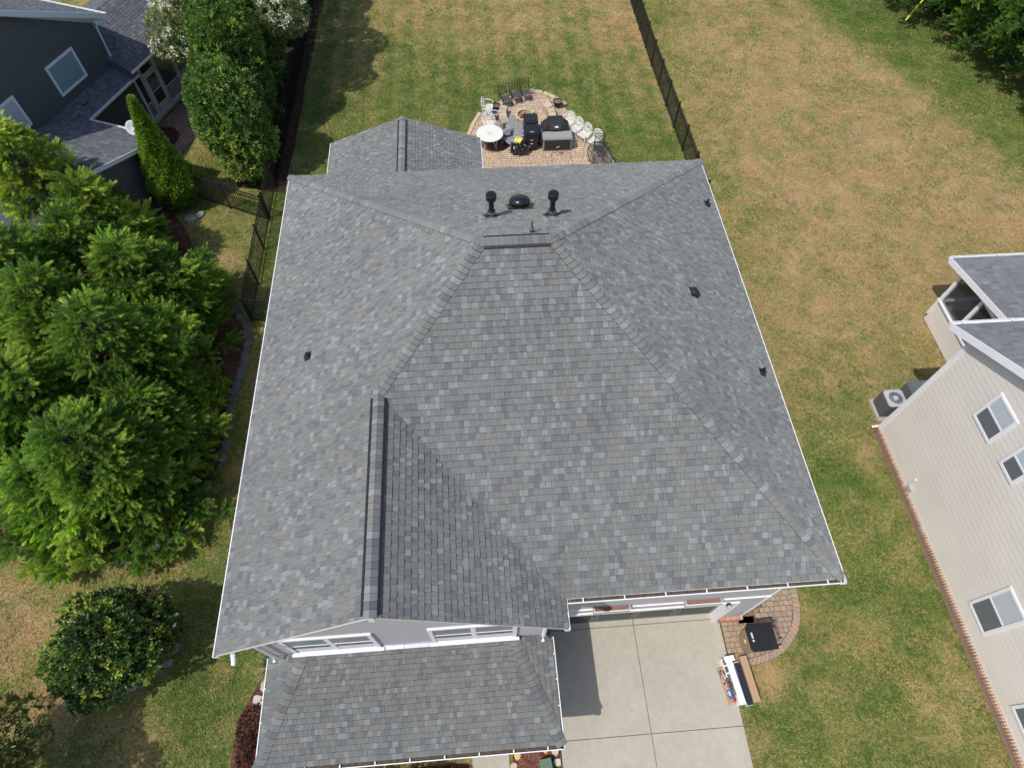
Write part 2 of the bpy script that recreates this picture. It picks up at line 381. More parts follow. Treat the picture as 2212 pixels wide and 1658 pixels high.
# ------------------------------------------------------------------ dimensions of the main house
W,Ln,HE,G,E=13.82,14.235,5.845,7.518,0.538
RX0,RX1,RY,RZ=6.105,7.635,6.912,9.956
GX,GY,GZ=3.677,4.163,8.321
pF=(RZ-HE)/RY; pB=(RZ-HE)/(Ln-RY); pL=(RZ-HE)/RX0; pR=(RZ-HE)/(W-RX1); pG=(GZ-HE)/(G-GX)
def main_house():
    H=thing('house','grey shingled hip roofed house filling the middle of the picture','house')
    zF=lambda x,y: HE+pF*y
    zB=lambda x,y: HE+pB*(Ln-y)
    zL=lambda x,y: HE+pL*x
    zR=lambda x,y: HE+pR*(W-x)
    zG=lambda x,y: HE+pG*(G-x)
    V=lambda x,y,f: Vector((x,y,f(x,y)))
    ov=dict(f=0.105,b=0.03,l=0.055,r=0.06)
    # hip line intersections at inset eaves
    mb=MB()
    def hipx(y): return W-(W-RX1)*y/RY           # right front hip in plan
    yF=ov['f']; yB=Ln-ov['b']; xL=ov['l']; xR=W-ov['r']
    RF=lambda y: W-(W-RX1)*y/RY
    # plan line helpers: front-right hip from (W,0) to (RX1,RY); back-right (W,Ln)->(RX1,RY); back-left (0,Ln)->(RX0,RY)
    front=[(G-0.05-(G-GX)*0, yF)]
    # front plane polygon
    valy=yF; valx=G-(G-GX)*(valy/GY)
    PF=[(valx,yF),(RF(yF),yF),(RX1,RY),(RX0,RY),(GX,GY)]
    PR=[(xR,(W-xR)*RY/(W-RX1)),(xR,Ln-(W-xR)*(Ln-RY)/(W-RX1)),(RX1,RY)]
    PB=[((Ln-yB)*RX0/(Ln-RY),yB),(W-(Ln-yB)*(W-RX1)/(Ln-RY),yB),(RX1,RY),(RX0,RY)]
    fe=-E+0.02
    PL1=[(xL,GY),(GX,GY),(RX0,RY),(xL,Ln-xL*(Ln-RY)/RX0)]
    PL2=[(xL,fe),(GX,fe),(GX,GY),(xL,GY)]
    xg=G-0.045
    PG=[(xg,fe),(GX,fe),(GX,GY),(xg,(G-xg)*GY/(G-GX))]
    to3=lambda P,f:[V(x,y,f) for x,y in P]
    nF=Vector((0,-pF,1)).normalized(); nB=Vector((0,pB,1)).normalized(); nL=Vector((-pL,0,1)).normalized(); nR=Vector((pR,0,1)).normalized(); nG=Vector((pG,0,1)).normalized()
    shingles(mb,(0,0,HE),(1,0,0),(0,1,pF),[to3(PF,zF)],seed=1)
    shingles(mb,(0,Ln,HE),(1,0,0),(0,-1,pB),[to3(PB,zB)],seed=2)
    shingles(mb,(0,0,HE),(0,1,0),(1,0,pL),[to3(PL1,zL),to3(PL2,zL)],seed=3)
    shingles(mb,(W,0,HE),(0,1,0),(-1,0,pR),[to3(PR,zR)],seed=4)
    shingles(mb,(G,0,HE),(0,1,0),(-1,0,pG),[to3(PG,zG)],seed=5,butt=0.02)
    # deck below
    dz=Vector((0,0,-0.012))
    for P,f in ((PF,zF),(PB,zB),(PL1,zL),(PL2,zL),(PR,zR),(PG,zG)):
        mb.face([p+dz for p in to3(P,f)],m_deck)
        mb.face([p+dz*8 for p in to3(P,f)][::-1],m_soffit)
    roof=mb.build('roof',H)
    cp=MB()
    hipcaps(cp,V(RF(yF+.02),yF+.02,zF),V(RX1,RY,zF),nF,nR,seed=11); cp.build('hip_cap',roof); cp=MB()
    hipcaps(cp,V(W-(Ln-yB)*(W-RX1)/(Ln-RY),yB,zB),V(RX1,RY,zF),nB,nR,seed=12); cp.build('hip_cap',roof); cp=MB()
    hipcaps(cp,V((Ln-yB)*RX0/(Ln-RY),yB,zB),V(RX0,RY,zF),nB,nL,seed=13); cp.build('hip_cap',roof); cp=MB()
    hipcaps(cp,V(GX,GY,zL),V(RX0,RY,zF),nF,nL,seed=14)
    cp.build('hip_cap',roof)
    cp=MB(); hipcaps(cp,(GX,fe,GZ),(GX,GY+.25,GZ),nL,nG,wd=0.15,seed=15,lift=0.03,th=0.010,gap=0.003)
    cp.build('ridge_cap',roof)
    cp=MB(); hipcaps(cp,(RX0-.05,RY,RZ),(RX1+.05,RY,RZ),nF,nB,wd=0.16,seed=16,lift=0.03,th=0.010,gap=0.003)
    cp.build('ridge_cap',roof)
    # ridge vents under the caps
    rv=MB()
    for sd,nn,p in ((-1,nL,pL),(1,nG,pG)):
        for y0,y1 in ((fe+0.04,GY-0.1),):
            for k in range(6):
                a=y0+(y1-y0)*k/6+0.002; b=y0+(y1-y0)*(k+1)/6-0.006
                rv.bar((GX+sd*0.145,a,GZ-p*0.145+0.034),(GX+sd*0.145,b,GZ-p*0.145+0.034),0.055,0.036,m_blackmat,up=nn)
    rv.build('ridge_vent',roof)
    rv=MB()
    for sd,nn,p in ((-1,nF,pF),(1,nB,pB)):
        rv.bar((RX0+0.03,RY+sd*0.155,RZ-p*0.155+0.034),(RX1-0.03,RY+sd*0.155,RZ-p*0.155+0.034),0.055,0.036,m_blackmat,up=nn)
    rv.build('ridge_vent',roof)
    # gutters
    gutter(H,(0,-E,HE),(0,Ln,HE),(-1,0,0),wd=0.12,step=0.92)
    gutter(H,(W,0,HE),(W,Ln,HE),(1,0,0),wd=0.12,step=1.15)
    gutter(H,(G,0,HE),(W,0,HE),(0,-1,0),wd=0.14,step=0.92,debris=(0.05,6.2))  # real litter on the left; rest of the run paints the shaded inside
    gutter(H,(0,Ln,HE),(W,Ln,HE),(0,1,0),wd=0.12,step=1.2)
    gutter(H,(G,-E,HE),(G,0.0,HE),(1,0,0),wd=0.12,step=0.3)
    # fascia
    fb=MB()
    fb.box((0.137,(Ln-E)/2,HE-0.09),(0.025,Ln+E-0.2,0.17),m_trim)
    fb.box((W-0.137,Ln/2,HE-0.09),(0.025,Ln-0.3,0.17),m_trim)
    fb.box(((G+W)/2,0.157,HE-0.09),(W-G-0.3,0.025,0.17),m_trim)
    fb.box((W/2,Ln-0.137,HE-0.09),(W-0.3,0.025,0.17),m_trim)
    # rake boards of the front gable
    for x0,z0 in ((0.02,HE),(G-0.02,HE)):
        fb.bar((x0,-E+0.06,z0-0.135),(GX,-E+0.06,GZ-0.165),0.025,0.15,m_trim,up=(0,0,1))
    fb.box((GX,-E+0.025,GZ-0.20),(0.11,0.03,0.30),m_trim)
    fb.build('fascia',H)
    # soffits
    sf=MB()
    wl,wr,wf,wb=0.40,W-0.5,0.5,Ln-0.5
    zs=HE-0.16
    sf.face([(0.14,0.5,zs),(0.14,Ln-.14,zs),(wl,Ln-.14,zs),(wl,0.5,zs)],m_soffit)
    sf.face([(wr,0.15,zs),(wr,Ln-.14,zs),(W-.14,Ln-.14,zs),(W-.14,0.15,zs)],m_soffit)
    sf.face([(7.2,0.15,zs-.002),(wr,0.15,zs-.002),(wr,0.5,zs-.002),(7.2,0.5,zs-.002)],m_soffit)
    sf.face([(wl,wb,zs),(wl,Ln-.14,zs),(wr,Ln-.14,zs),(wr,wb,zs)],m_soffit)
    # sloping soffit under the gable rake
    sl=lambda x:(HE+pL*x if x<GX else HE+pG*(G-x))-0.13
    for a,b in ((0.05,GX),(GX,G-0.05)):
        sf.face([(a,-E+0.05,sl(a)),(b,-E+0.05,sl(b)),(b,-0.05,sl(b)),(a,-0.05,sl(a))],m_soffit)
        n=14
        for i in range(n):
            x=a+(b-a)*(i+.5)/n
            sf.box((x,-0.30,sl(x)-0.004),(0.012,0.16,0.012),m_blackmat)
    sf.build('soffit',H)
    # walls
    wm=MB()
    def wall_rect(O,u,n,a0,a1,z0,z1,expo=0.115): siding(wm,O,u,n,[(a0,z0),(a1,z0),(a1,z1),(a0,z1)],m_siding,expo)
    wall_rect((0,0.5,0),(1,0,0),(0,-1,0),7.18,12.5,2.38,2.84)
    wall_rect((0,0.5,0),(1,0,0),(0,-1,0),7.18,13.32,2.87,HE-.16)
    wall_rect((0,0.5,0),(1,0,0),(0,-1,0),12.5,13.32,0.32,2.84)
    wall_rect((13.32,0,0),(0,1,0),(1,0,0),0.5,Ln-.5,0.32,HE-.16)
    wall_rect((0.40,0,0),(0,-1,0),(-1,0,0),-(Ln-.5),-0.5,0.3,HE-.16)
    wall_rect((0,Ln-.5,0),(-1,0,0),(0,1,0),-13.32,-0.4,0.3,HE-.16)
    wall_rect((7.18,0,0),(0,1,0),(1,0,0),-0.05,0.5,0.3,HE-.16)
    wall_rect((0.33,0,0),(0,-1,0),(-1,0,0),-0.5,0.05,0.3,HE-.16)
    gw=[(0.33,2.3),(7.18,2.3),(7.18,HE-.1),(GX,GZ-.2),(0.33,HE-.1)]
    siding(wm,(0,-0.05,0),(1,0,0),(0,-1,0),gw,m_siding,0.115)
    # lower front wall below the porch
    wall_rect((0,-0.05,0),(1,0,0),(0,-1,0),0.33,7.18,0.1,2.3)
    # corner boards
    for x,y in ((13.32,0.5),(0.33,-0.05),(7.18,-0.05)):
        wm.box((x,y,HE/2),(0.055,0.055,HE-.33),m_trim)
    # inner backing so that nothing shows through
    wm.face([(0.42,-0.03,0),(0.42,-0.03,HE-.2),(7.16,-0.03,HE-.2),(7.16,-0.03,0)],m_siding)
    wm.build('wall',H)
    # garage opening trims, door, brick base
    tm=MB()
    tm.box(((7.18+12.62)/2,0.478,2.30),(12.62-7.18,0.055,0.16),m_trim)
    tm.box((12.575,0.60,1.11),(0.15,0.30,2.22),m_trim)
    tm.box((10.3,0.475,2.855),(6.0,0.05,0.03),m_trim)
    tm.build('trim',H)
    bk=MB(); m_brick=mat('red_brick',attr=True,rough=0.85,noise=(40,0.15))
    for x0,x1,yy in ((12.66,13.36,0.455),):
        x=x0
        while x<x1-0.02:
            c=R.choice([(0.50,0.24,0.14),(0.42,0.19,0.12),(0.55,0.32,0.2)])
            bk.box((x+0.033,yy,0.15),(0.058,0.13,0.31),m_brick,col=c)
            bk.box((x+0.066,yy+.005,0.149),(0.01,0.11,0.30),m_brick,col=(0.5,0.46,0.4)); x+=0.071
    y=0.53
    while y<Ln-.5:
        bk.box((13.34,y+.1,0.15),(0.08,0.195,0.31),m_brick,col=R.choice([(0.45,0.2,0.12),(0.38,0.17,0.1)])); y+=0.2
    bk.build('brick_base',H)
    dm=MB(); m_door=mat('garage_door_grey',(0.055,0.06,0.058),0.5,noise=(4,0.08)); m_doort=mat('garage_door_frame',(0.12,0.125,0.115),0.5)
    dm.box((10.06,0.72,1.11),(4.88,0.04,2.22),m_door)
    for i in range(4):
        xa=7.66+i*1.21; xb=xa+1.2
        for (a,b,c,d) in ((xa,xb,0.0,0.13),(xa,xb,2.07,2.22),(xa,xa+.12,0.13,2.07),(xb-.12,xb,0.13,2.07)):
            dm.box(((a+b)/2,0.695,(c+d)/2),(b-a,0.02,d-c),m_doort)
    gd=dm.build('garage_door',H)
    for xs in (8.87,11.29):
        for s_ in (-1,1):
            h=MB(); h.tube([(xs+s_*.085,0.68,1.12),(xs+s_*.085,0.63,1.15),(xs+s_*.085,0.63,1.33),(xs+s_*.085,0.68,1.36)],0.018,m_iron); h.box((xs+s_*.085,0.683,1.24),(0.05,0.008,0.3),m_iron); h.build('handle',gd)
    # flower boxes
    m_soil=mat('planter_wood',(0.24,0.13,0.10),0.8,noise=(8,0.35),bump=(30,0.01))
    for x0,x1 in ((8.50,9.47),(10.93,11.92)):
        b=MB()
        b.box(((x0+x1)/2,0.353,2.95),(x1-x0,0.022,0.20),m_siding); 
        b.box(((x0+x1)/2,0.349,3.052),(x1-x0+.02,0.036,0.02),mat('cream_rim',(0.62,0.58,0.52),0.6))
        for xx in (x0+.02,x1-.02): b.box((xx,0.425,2.95),(0.04,0.12,0.22),m_siding)
        b.box(((x0+x1)/2,0.425,2.865),(x1-x0-.08,0.12,0.02),m_siding)
        bx=b.build('flower_box',H)
        s_=MB(); s_.box(((x0+x1)/2,0.43,2.93),(x1-x0-.1,0.125,0.09),m_soil); s_.build('soil',bx)
    # wall lamp beside the garage door
    l=MB(); l.box((12.30,0.44,2.33),(0.11,0.07,0.10),m_blackmat); l.lathe((12.30,0.37,2.33),[(0.02,-.12),(0.05,-.08),(0.05,.06),(0.03,.1)],mat('lamp_glass',(0.45,0.45,0.45),0.2),n=8); l.build('wall_lamp',H)
    # gable windows
    for x0,x1,z0 in ((0.92,3.05,3.08),(4.34,6.44,3.1)):
        z1=z0+1.62; xm=(x0+x1)/2; fr=0.10
        sp=[(xm-.06,xm+.06,z0+.05,z1-.05)]; pn=[]
        for a,b in ((x0+fr,xm-.06),(xm+.06,x1-fr)):
            zm=(z0+z1)/2; sp.append((a,b,zm-.03,zm+.03))
            pn.append((a,b,z0+fr,zm-.03,m_glass)); pn.append((a,b,zm+.03,z1-fr,mat('window_glass_curtained',(0.22,0.25,0.27),0.1,spec=0.8)))
        wn=window(H,(0,-0.05,0),(1,0,0),(0,-1,0),x0,x1,z0,z1,sp,pn,fr=fr,proud=0.06)
        s_=MB(); s_.box((xm,-0.145,z0-.012),(x1-x0+.14,0.075,0.05),m_trim); s_.build('sill',wn)
    for x0,x1,z0,z1 in ((8.4,9.5,4.0,5.3),(10.9,12.0,4.0,5.3)):
        window(H,(0,0.5,0),(1,0,0),(0,-1,0),x0,x1,z0,z1,[(x0+.05,x1-.05,(z0+z1)/2-.03,(z0+z1)/2+.03)],[(x0+.09,x1-.09,z0+.09,z1-.09,m_glass)],proud=0.03)
    # porch roof (hipped, leaning on the gable wall)
    PX0,PX1,PY,PZ=0.10,7.42,-2.65,2.68; TX0,TX1,TZ=1.12,6.36,3.02; WY=-0.075
    pr_=MB()
    # bottom corners inset from the gutters
    a=(PX0+.06,PY+.10); b=(PX1-.07,PY+.10)
    sF=(TZ-PZ)/(WY-PY)
    A=Vector((a[0],a[1],PZ+.02)); B=Vector((b[0],b[1],PZ+.02)); Cc=Vector((TX1,WY,TZ)); D=Vector((TX0,WY,TZ))
    # side triangles between hip, wall and side eave
    A2=Vector((a[0],WY,PZ+.02)); B2=Vector((b[0],WY,PZ+.02))
    nf=(B-A).cross(D-A).normalized(); nl=(A-A2).cross(D-A2).normalized(); nr=(B2-B).cross(Cc-B).normalized()
    if nl.z<0: nl=-nl
    if nr.z<0: nr=-nr
    shingles(pr_,A,(1,0,0),(D-A)-Vector((D.x-A.x,0,0)),[[A,B,Cc,D]],seed=21,expo=0.128)
    shingles(pr_,A2,(0,-1,0),Vector((D.x-A2.x,0,D.z-A2.z)),[[A2,A,D]],seed=22)
    shingles(pr_,B,(0,1,0),Vector((Cc.x-B.x,0,Cc.z-B.z)),[[B,B2,Cc]],seed=23,butt=0.02)
    for P in ([A,B,Cc,D],[A2,A,D],[B,B2,Cc]): pr_.face([p+Vector((0,0,-.012)) for p in P],m_deck)
    # underside
    pr_.face([(PX0+.13,PY+.13,PZ-.12),(PX0+.13,-0.05,PZ-.12),(PX1-.13,-0.05,PZ-.12),(PX1-.13,PY+.13,PZ-.12)],m_soffit)
    pr=pr_.build('porch_roof',H)
    cp=MB(); hipcaps(cp,A,D,nf,nl,seed=24); cp.build('hip_cap',pr); cp=MB(); hipcaps(cp,B,Cc,nf,nr,seed=25); cp.build('hip_cap',pr)
    fl=MB(); 
    x=TX0-.1
    while x<TX1:
        x1=min(x+1.3,TX1+.05); fl.bar((x,WY-.045,TZ+.018),(x1-.01,WY-.045,TZ+.018),0.10,0.012,m_flash,up=(0,-sF*0.9,1)); fl.box(((x+x1)/2,WY-.0,TZ+.05),(x1-x-.01,0.02,0.09),m_flash); x=x1
    fl.build('flashing',pr)
    gutter(H,(PX0,PY,PZ),(PX1,PY,PZ),(0,-1,0),wd=0.13,step=0.82,debris=(0.1,7.1))  # litter laid full length, also painting the gutter's shaded inside
    gutter(H,(PX0,PY,PZ),(PX0,-0.1,PZ),(-1,0,0),wd=0.12,step=0.75)
    gutter(H,(PX1,PY,PZ),(PX1,-0.1,PZ),(1,0,0),wd=0.12,step=0.6)
    fb=MB(); fb.box(((PX0+PX1)/2,PY+.145,PZ-.10),(PX1-PX0-.3,0.025,0.18),m_trim); fb.box((PX0+.135,-1.35,PZ-.10),(0.025,2.4,0.18),m_trim); fb.box((PX1-.135,-1.35,PZ-.10),(0.025,2.4,0.18),m_trim)
    fb.build('fascia',H)
    for x in (0.45,2.5,4.5,6.5):
        c=MB(); c.box((x,PY+.3,1.3),(0.2,0.2,2.5),m_trim); c.box((x,PY+.3,0.15),(0.28,0.28,0.2),m_trim); c.build('porch_post',H)
    # downspouts of the gable eaves
    for x,xx in ((0.20,0.44),(7.30,7.10)):
        d=MB(); d.tube([(x,-.3,HE-.08),(x,-.3,HE-.2),(xx,-.16,HE-.5),(xx,-.16,3.3),(xx,-.25,3.15)],0.045,m_white,n=8)
        d.build('downspout',H)
        d=MB(); d.box((13.52,0.40,0.10),(0.42,0.15,0.14),m_black); d.build('downspout_extension',H)
    d=MB(); d.tube([(0.25,-0.42,HE-.12),(0.3,-0.42,HE-.3),(0.28,-0.62,HE-.5)],0.055,m_white,n=8); d.build('downspout',H)
    # back sun room
    SX0,SX1,SY,SZ,SR=0.30,6.50,19.57,3.0,4.1; sx=(SX0+SX1)/2
    mb=MB(); ps=(SR-SZ)/(sx-SX0)
    y0=13.6
    shingles(mb,(SX0,y0,SZ),(0,1,0),(1,0,ps),[[(SX0+.05,y0,SZ+.05*ps),(SX0+.05,SY,SZ+.05*ps),(sx,SY,SR),(sx,y0,SR)]],seed=31)
    shingles(mb,(SX1,y0,SZ),(0,1,0),(-1,0,ps),[[(SX1-.05,y0,SZ+.05*ps),(SX1-.05,SY,SZ+.05*ps),(sx,SY,SR),(sx,y0,SR)]],seed=32,butt=0.02)
    for x in (SX0+.05,SX1-.05): mb.face([(x,y0,SZ),(x,SY,SZ),(sx,SY,SR-.014),(sx,y0,SR-.014)],m_deck)
    sr=mb.build('sun_room_roof',H)
    n1=Vector((-ps,0,1)); n2=Vector((ps,0,1)); cp=MB(); hipcaps(cp,(sx,SY,SR),(sx,y0,SR),n1,n2,wd=0.14,seed=33,lift=0.03,th=0.010,gap=0.003); cp.build('ridge_cap',sr)
    rv=MB()
    for s_ in (-1,1): rv.bar((sx+s_*.15,SY-.15,SR-.15*ps+.034),(sx+s_*.15,y0,SR-.15*ps+.034),0.05,0.036,m_blackmat,up=(s_*ps,0,1))
    rv.build('ridge_vent',sr)
    gutter(H,(SX0,y0,SZ),(SX0,SY,SZ),(-1,0,0),wd=0.12,step=1.0); gutter(H,(SX1,y0,SZ),(SX1,SY,SZ),(1,0,0),wd=0.12,step=1.0)
    sw=MB()
    siding(sw,(SX0+.35,0,0),(0,-1,0),(-1,0,0),[(-(SY-.3),.1),(-(Ln-.5),.1),(-(Ln-.5),SZ-.1),(-(SY-.3),SZ-.1)],m_siding)
    siding(sw,(SX1-.35,0,0),(0,1,0),(1,0,0),[(Ln-.5,.1),(SY-.3,.1),(SY-.3,SZ-.1),(Ln-.5,SZ-.1)],m_siding)
    siding(sw,(0,SY-.3,0),(-1,0,0),(0,1,0),[(-(SX1-.35),.1),(-(SX0+.35),.1),(-(SX0+.35),SZ-.05),(-sx,SR-.15),(-(SX1-.35),SZ-.05)],m_siding)
    sw.build('wall',H)
    # roof vents ---------------------------------------------------------
    def onB(x,y): return Vector((x,y,zB(x,y)))
    for x,y in ((6.40,8.69),(7.88,8.56)):
        b=onB(x,y); p=MB(); p.lathe(b,[(0.16,-.07),(0.16,0.015),(0.10,0.06),(0.095,0.16),(0.065,0.2),(0.065,0.62)],m_black,n=20)
        v=p.build('exhaust_pipe',H,smooth=False)
        c=MB(); c.lathe(b,[(0.07,0.50),(0.115,0.53),(0.13,0.57),(0.13,0.68),(0.118,0.70)],m_black,n=24); c.build('pipe_cap',v)
        c=MB(); c.lathe(b,[(0.105,0.10),(0.115,0.13),(0.105,0.17)],mat('galvanised_steel',(0.3,0.32,0.34),0.3,metal=0.8),n=20); c.build('storm_collar',v)
        f=MB(); f.box(b+Vector((0,0.02,0.0)),(0.44,0.05,0.03),m_black); f.box(b,(0.34,0.36,0.012),m_black,M=Matrix.Rotation(-math.atan(pB),3,'X')); f.build('flashing_plate',v)
    b=onB(7.17,9.42); RB=Matrix.Rotation(-math.atan(pB)*0.75,3,'X')
    d=MB(); d.lathe(b+Vector((0,.03,.10)),[(0.30,-.02),(0.30,0.05),(0.285,0.10),(0.24,0.15),(0.15,0.19),(0.05,0.2)],m_black,n=28,M=RB,sx=0.92,sy=0.92); dv=d.build('dome_vent',H,smooth=True)
    d=MB(); d.box(b+Vector((0,0,.02)),(0.66,0.56,0.014),m_black,M=Matrix.Rotation(-math.atan(pB),3,'X')); d.build('flashing_plate',dv)
    b=Vector((7.24,7.30,RZ-.12)); d=MB(); d.lathe(b,[(0.05,-.1),(0.05,0.03),(0.025,0.05),(0.022,0.26)],mat('grey_pipe',(0.10,0.11,0.12),0.5),n=12); d.build('pipe_boot',H)
    def boot(x,y,f,ax,ang,h=0.20):
        b=Vector((x,y,f(x,y))); d=MB(); RM=Matrix.Rotation(ang,3,ax)
        d.box(b+Vector((0,0,.014)),(0.20,0.24,0.012),m_black,M=RM)
        d.lathe(b,[(0.115,-.03),(0.10,0.03),(0.055,0.09),(0.05,0.1)],m_black,n=16); d.lathe(b,[(0.035,0.0),(0.035,h)],m_black,n=12)
        d.build('pipe_boot',H)
    aR=math.atan(pR); aL=math.atan(pL)
    boot(13.34,11.75,zR,'Y',aR); boot(13.30,5.42,zR,'Y',aR); boot(1.64,6.17,zL,'Y',-aL,h=0.16)
    b=Vector((11.6,7.28,zR(11.6,7.28))); d=MB(); d.box(b+Vector((0,0,.02)),(0.28,0.30,0.014),m_blackmat,M=Matrix.Rotation(aR,3,'Y')); d.lathe(b+Vector((0,0,.02)),[(0.14,0.0),(0.14,0.05),(0.11,0.09),(0.03,0.11)],m_blackmat,n=16,M=Matrix.Rotation(aR,3,'Y')); d.build('box_vent',H)
    return H
main_house()

# ------------------------------------------------------------------ ground
def lerp(a,b,t): return a+(b-a)*t
def sstep(a,b,x):
    t=np.clip((x-a)/(b-a),0,1); return t*t*(3-2*t)
def dryness(x,y):
    d=0.50+0*x
    right=sstep(15.6,16.8,x)
    d=d+right*(0.22*sstep(3.5,12.5,y)-0.05)               # dry field beyond the right fence, greener near the house
    d=d-0.12*sstep(12.5,14,x)*(1-sstep(5,10,y))
    d=d+0.10*np.exp(-((x-19.6)/0.5)**2)*(1-sstep(5,8,y))
    back=(1-right)*sstep(12,15,y)*sstep(-3.2,-2.2,x)
    d=d+back*(-0.20+0.24*sstep(25,37,y)+0.15*sstep(12.5,16,x)*sstep(22,27,y))
    d=d+back*0.08*np.sin(x*5.6+0.25*np.sin(y*.8))*sstep(22,26,y)
    d=d-right*(0.16*np.exp(-((x-17.2)/1.7)**2)*sstep(11,14,y)+0.10*sstep(29,36,y))
    # strip by the far evergreens
    s=(x-27.5)*0.945+(y-36)*0.33
    d=d-0.42*sstep(-0.5,1.8,s+1.6)*sstep(16,20,y)*right
    left=(1-sstep(-3.0,-2.0,x))
    d=d+left*(-0.10)
    d=d-0.16*sstep(-4.5,-2.5,x)*(1-sstep(-1,1,x))*(1-sstep(3,5,y))
    # worn spots
    for cx_,cy_,r_,a_ in ((-6.4,-0.4,0.9,.35),(-4.0,-2.0,0.8,.3),(13.9,-1.2,0.5,.45),(19.3,5.6,0.35,.3),(-4.4,16.4,0.5,.4),(-2.7,25,0.5,.25),(0.2,30,1.2,.2),(8.5,34,3,.15),(4.5,24.3,0.3,.3),(18.6,-2.3,1.0,.22),(17,-0.5,0.7,.2),(-8.2,2.0,2.0,.25)):
        d=d+a_*np.exp(-(((x-cx_)**2+(y-cy_)**2)/(r_*r_)))
    return d
def lawn():
    fx=np.concatenate([[-1500,-700,-300,-150,-80,-50],np.arange(-36,60.01,0.4),[75,100,180,350,700,1500]])
    fy=np.concatenate([[-1500,-700,-300,-150,-80,-40],np.arange(-14,60.01,0.4),[75,100,180,350,700,1500]])
    X,Y=np.meshgrid(fx,fy); nx,ny=len(fx),len(fy)
    Z_=np.zeros_like(X)-0.0+0.012*np.sin(X*.9)*np.cos(Y*.7)-0.013
    V=np.stack([X.ravel(),Y.ravel(),Z_.ravel()],1)
    i=np.arange(nx*ny).reshape(ny,nx); F=np.stack([i[:-1,:-1].ravel(),i[:-1,1:].ravel(),i[1:,1:].ravel(),i[1:,:-1].ravel()],1)
    m=bpy.data.materials.new('lawn_grass'); m.use_nodes=True; t=m.node_tree; N=t.nodes; L=t.links; b=N['Principled BSDF']
    b.inputs['Roughness'].default_value=0.95; b.inputs['Specular IOR Level'].default_value=0.1
    o=np_mesh('lawn',V,F,np.ones((len(F),3)),m)
    at=o.data.attributes.new('dry','FLOAT','POINT'); at.data.foreach_set('value',dryness(X.ravel(),Y.ravel()).astype(np.float32))
    tc=N.new('ShaderNodeTexCoord'); at=N.new('ShaderNodeAttribute'); at.attribute_name='dry'
    def noise(sc,det=4,rough=.6,dist=0.0,off=(0,0,0),stretch=(1,1,1)):
        mp=N.new('ShaderNodeMapping'); mp.inputs['Location'].default_value=off; mp.inputs['Scale'].default_value=stretch; L.new(tc.outputs['Object'],mp.inputs[0])
        n=N.new('ShaderNodeTexNoise'); n.inputs['Scale'].default_value=sc; n.inputs['Detail'].default_value=det; n.inputs['Roughness'].default_value=rough; n.inputs['Distortion'].default_value=dist
        L.new(mp.outputs[0],n.inputs[0]); return n.outputs['Fac']
    def math_(op,a,b_,c=None):
        n=N.new('ShaderNodeMath'); n.operation=op
        for k,v in enumerate((a,b_,c)):
            if v is None: continue
            if isinstance(v,(int,float)): n.inputs[k].default_value=v
            else: L.new(v,n.inputs[k])
        return n.outputs[0]
    big=noise(0.55,5,.62); mid=noise(1.7,7,.72,0.6,(3,9,1),(1,1,1)); fine=noise(9,6,.8,0.2,(7,1,4)); vf=noise(34,3,.75,0,(1,5,2),(1,1,1))
    s=math_('MULTIPLY_ADD',big,0.9,0.0); s=math_('MULTIPLY_ADD',mid,1.6,s); s=math_('MULTIPLY_ADD',fine,2.2,s); s=math_('MULTIPLY_ADD',vf,1.8,s)
    s=math_('SUBTRACT',s,3.25)
    s=math_('ADD',s,math_('MULTIPLY_ADD',at.outputs['Fac'],1.35,-0.62))
    fac=N.new('ShaderNodeMapRange'); fac.interpolation_type='SMOOTHSTEP'; fac.inputs['From Min'].default_value=-0.60; fac.inputs['From Max'].default_value=0.60; L.new(s,fac.inputs['Value'])
    cr=N.new('ShaderNodeValToRGB'); e=cr.color_ramp.elements
    e[0].position=0.0; e[0].color=(0.080,0.132,0.030,1); e[1].position=1.0; e[1].color=(0.54,0.36,0.21,1)
    for p,c in ((0.26,(0.150,0.205,0.046,1)),(0.50,(0.255,0.248,0.078,1)),(0.74,(0.43,0.315,0.140,1))):
        x=e.new(p); x.color=c
    L.new(fac.outputs[0],cr.inputs[0])
    # individual blades: light and dark flecks
    bl=noise(75,2,.8,0,(2,2,2),(1,0.45,1)); bl2=noise(75,2,.8,0,(8,2,5),(0.45,1,1))
    bb=math_('ADD',bl,bl2); mr=N.new('ShaderNodeMapRange'); mr.inputs['From Min'].default_value=0.7; mr.inputs['From Max'].default_value=1.3; mr.inputs['To Min'].default_value=0.62; mr.inputs['To Max'].default_value=1.36; L.new(bb,mr.inputs['Value'])
    tone=noise(0.9,3,.5,0,(20,3,0)); mr2=N.new('ShaderNodeMapRange'); mr2.inputs['From Min'].default_value=0.3; mr2.inputs['From Max'].default_value=0.7; mr2.inputs['To Min'].default_value=0.86; mr2.inputs['To Max'].default_value=1.14; L.new(tone,mr2.inputs['Value'])
    k=math_('MULTIPLY',mr.outputs[0],mr2.outputs[0])
    mx=N.new('ShaderNodeVectorMath'); mx.operation='SCALE'; L.new(cr.outputs[0],mx.inputs[0]); L.new(k,mx.inputs['Scale']); L.new(mx.outputs[0],b.inputs['Base Color'])
    bp=N.new('ShaderNodeBump'); bp.inputs['Distance'].default_value=0.035; h=math_('ADD',fine,bb); L.new(h,bp.inputs['Height']); L.new(bp.outputs[0],b.inputs['Normal'])
    tag(o,kind='structure')
lawn()
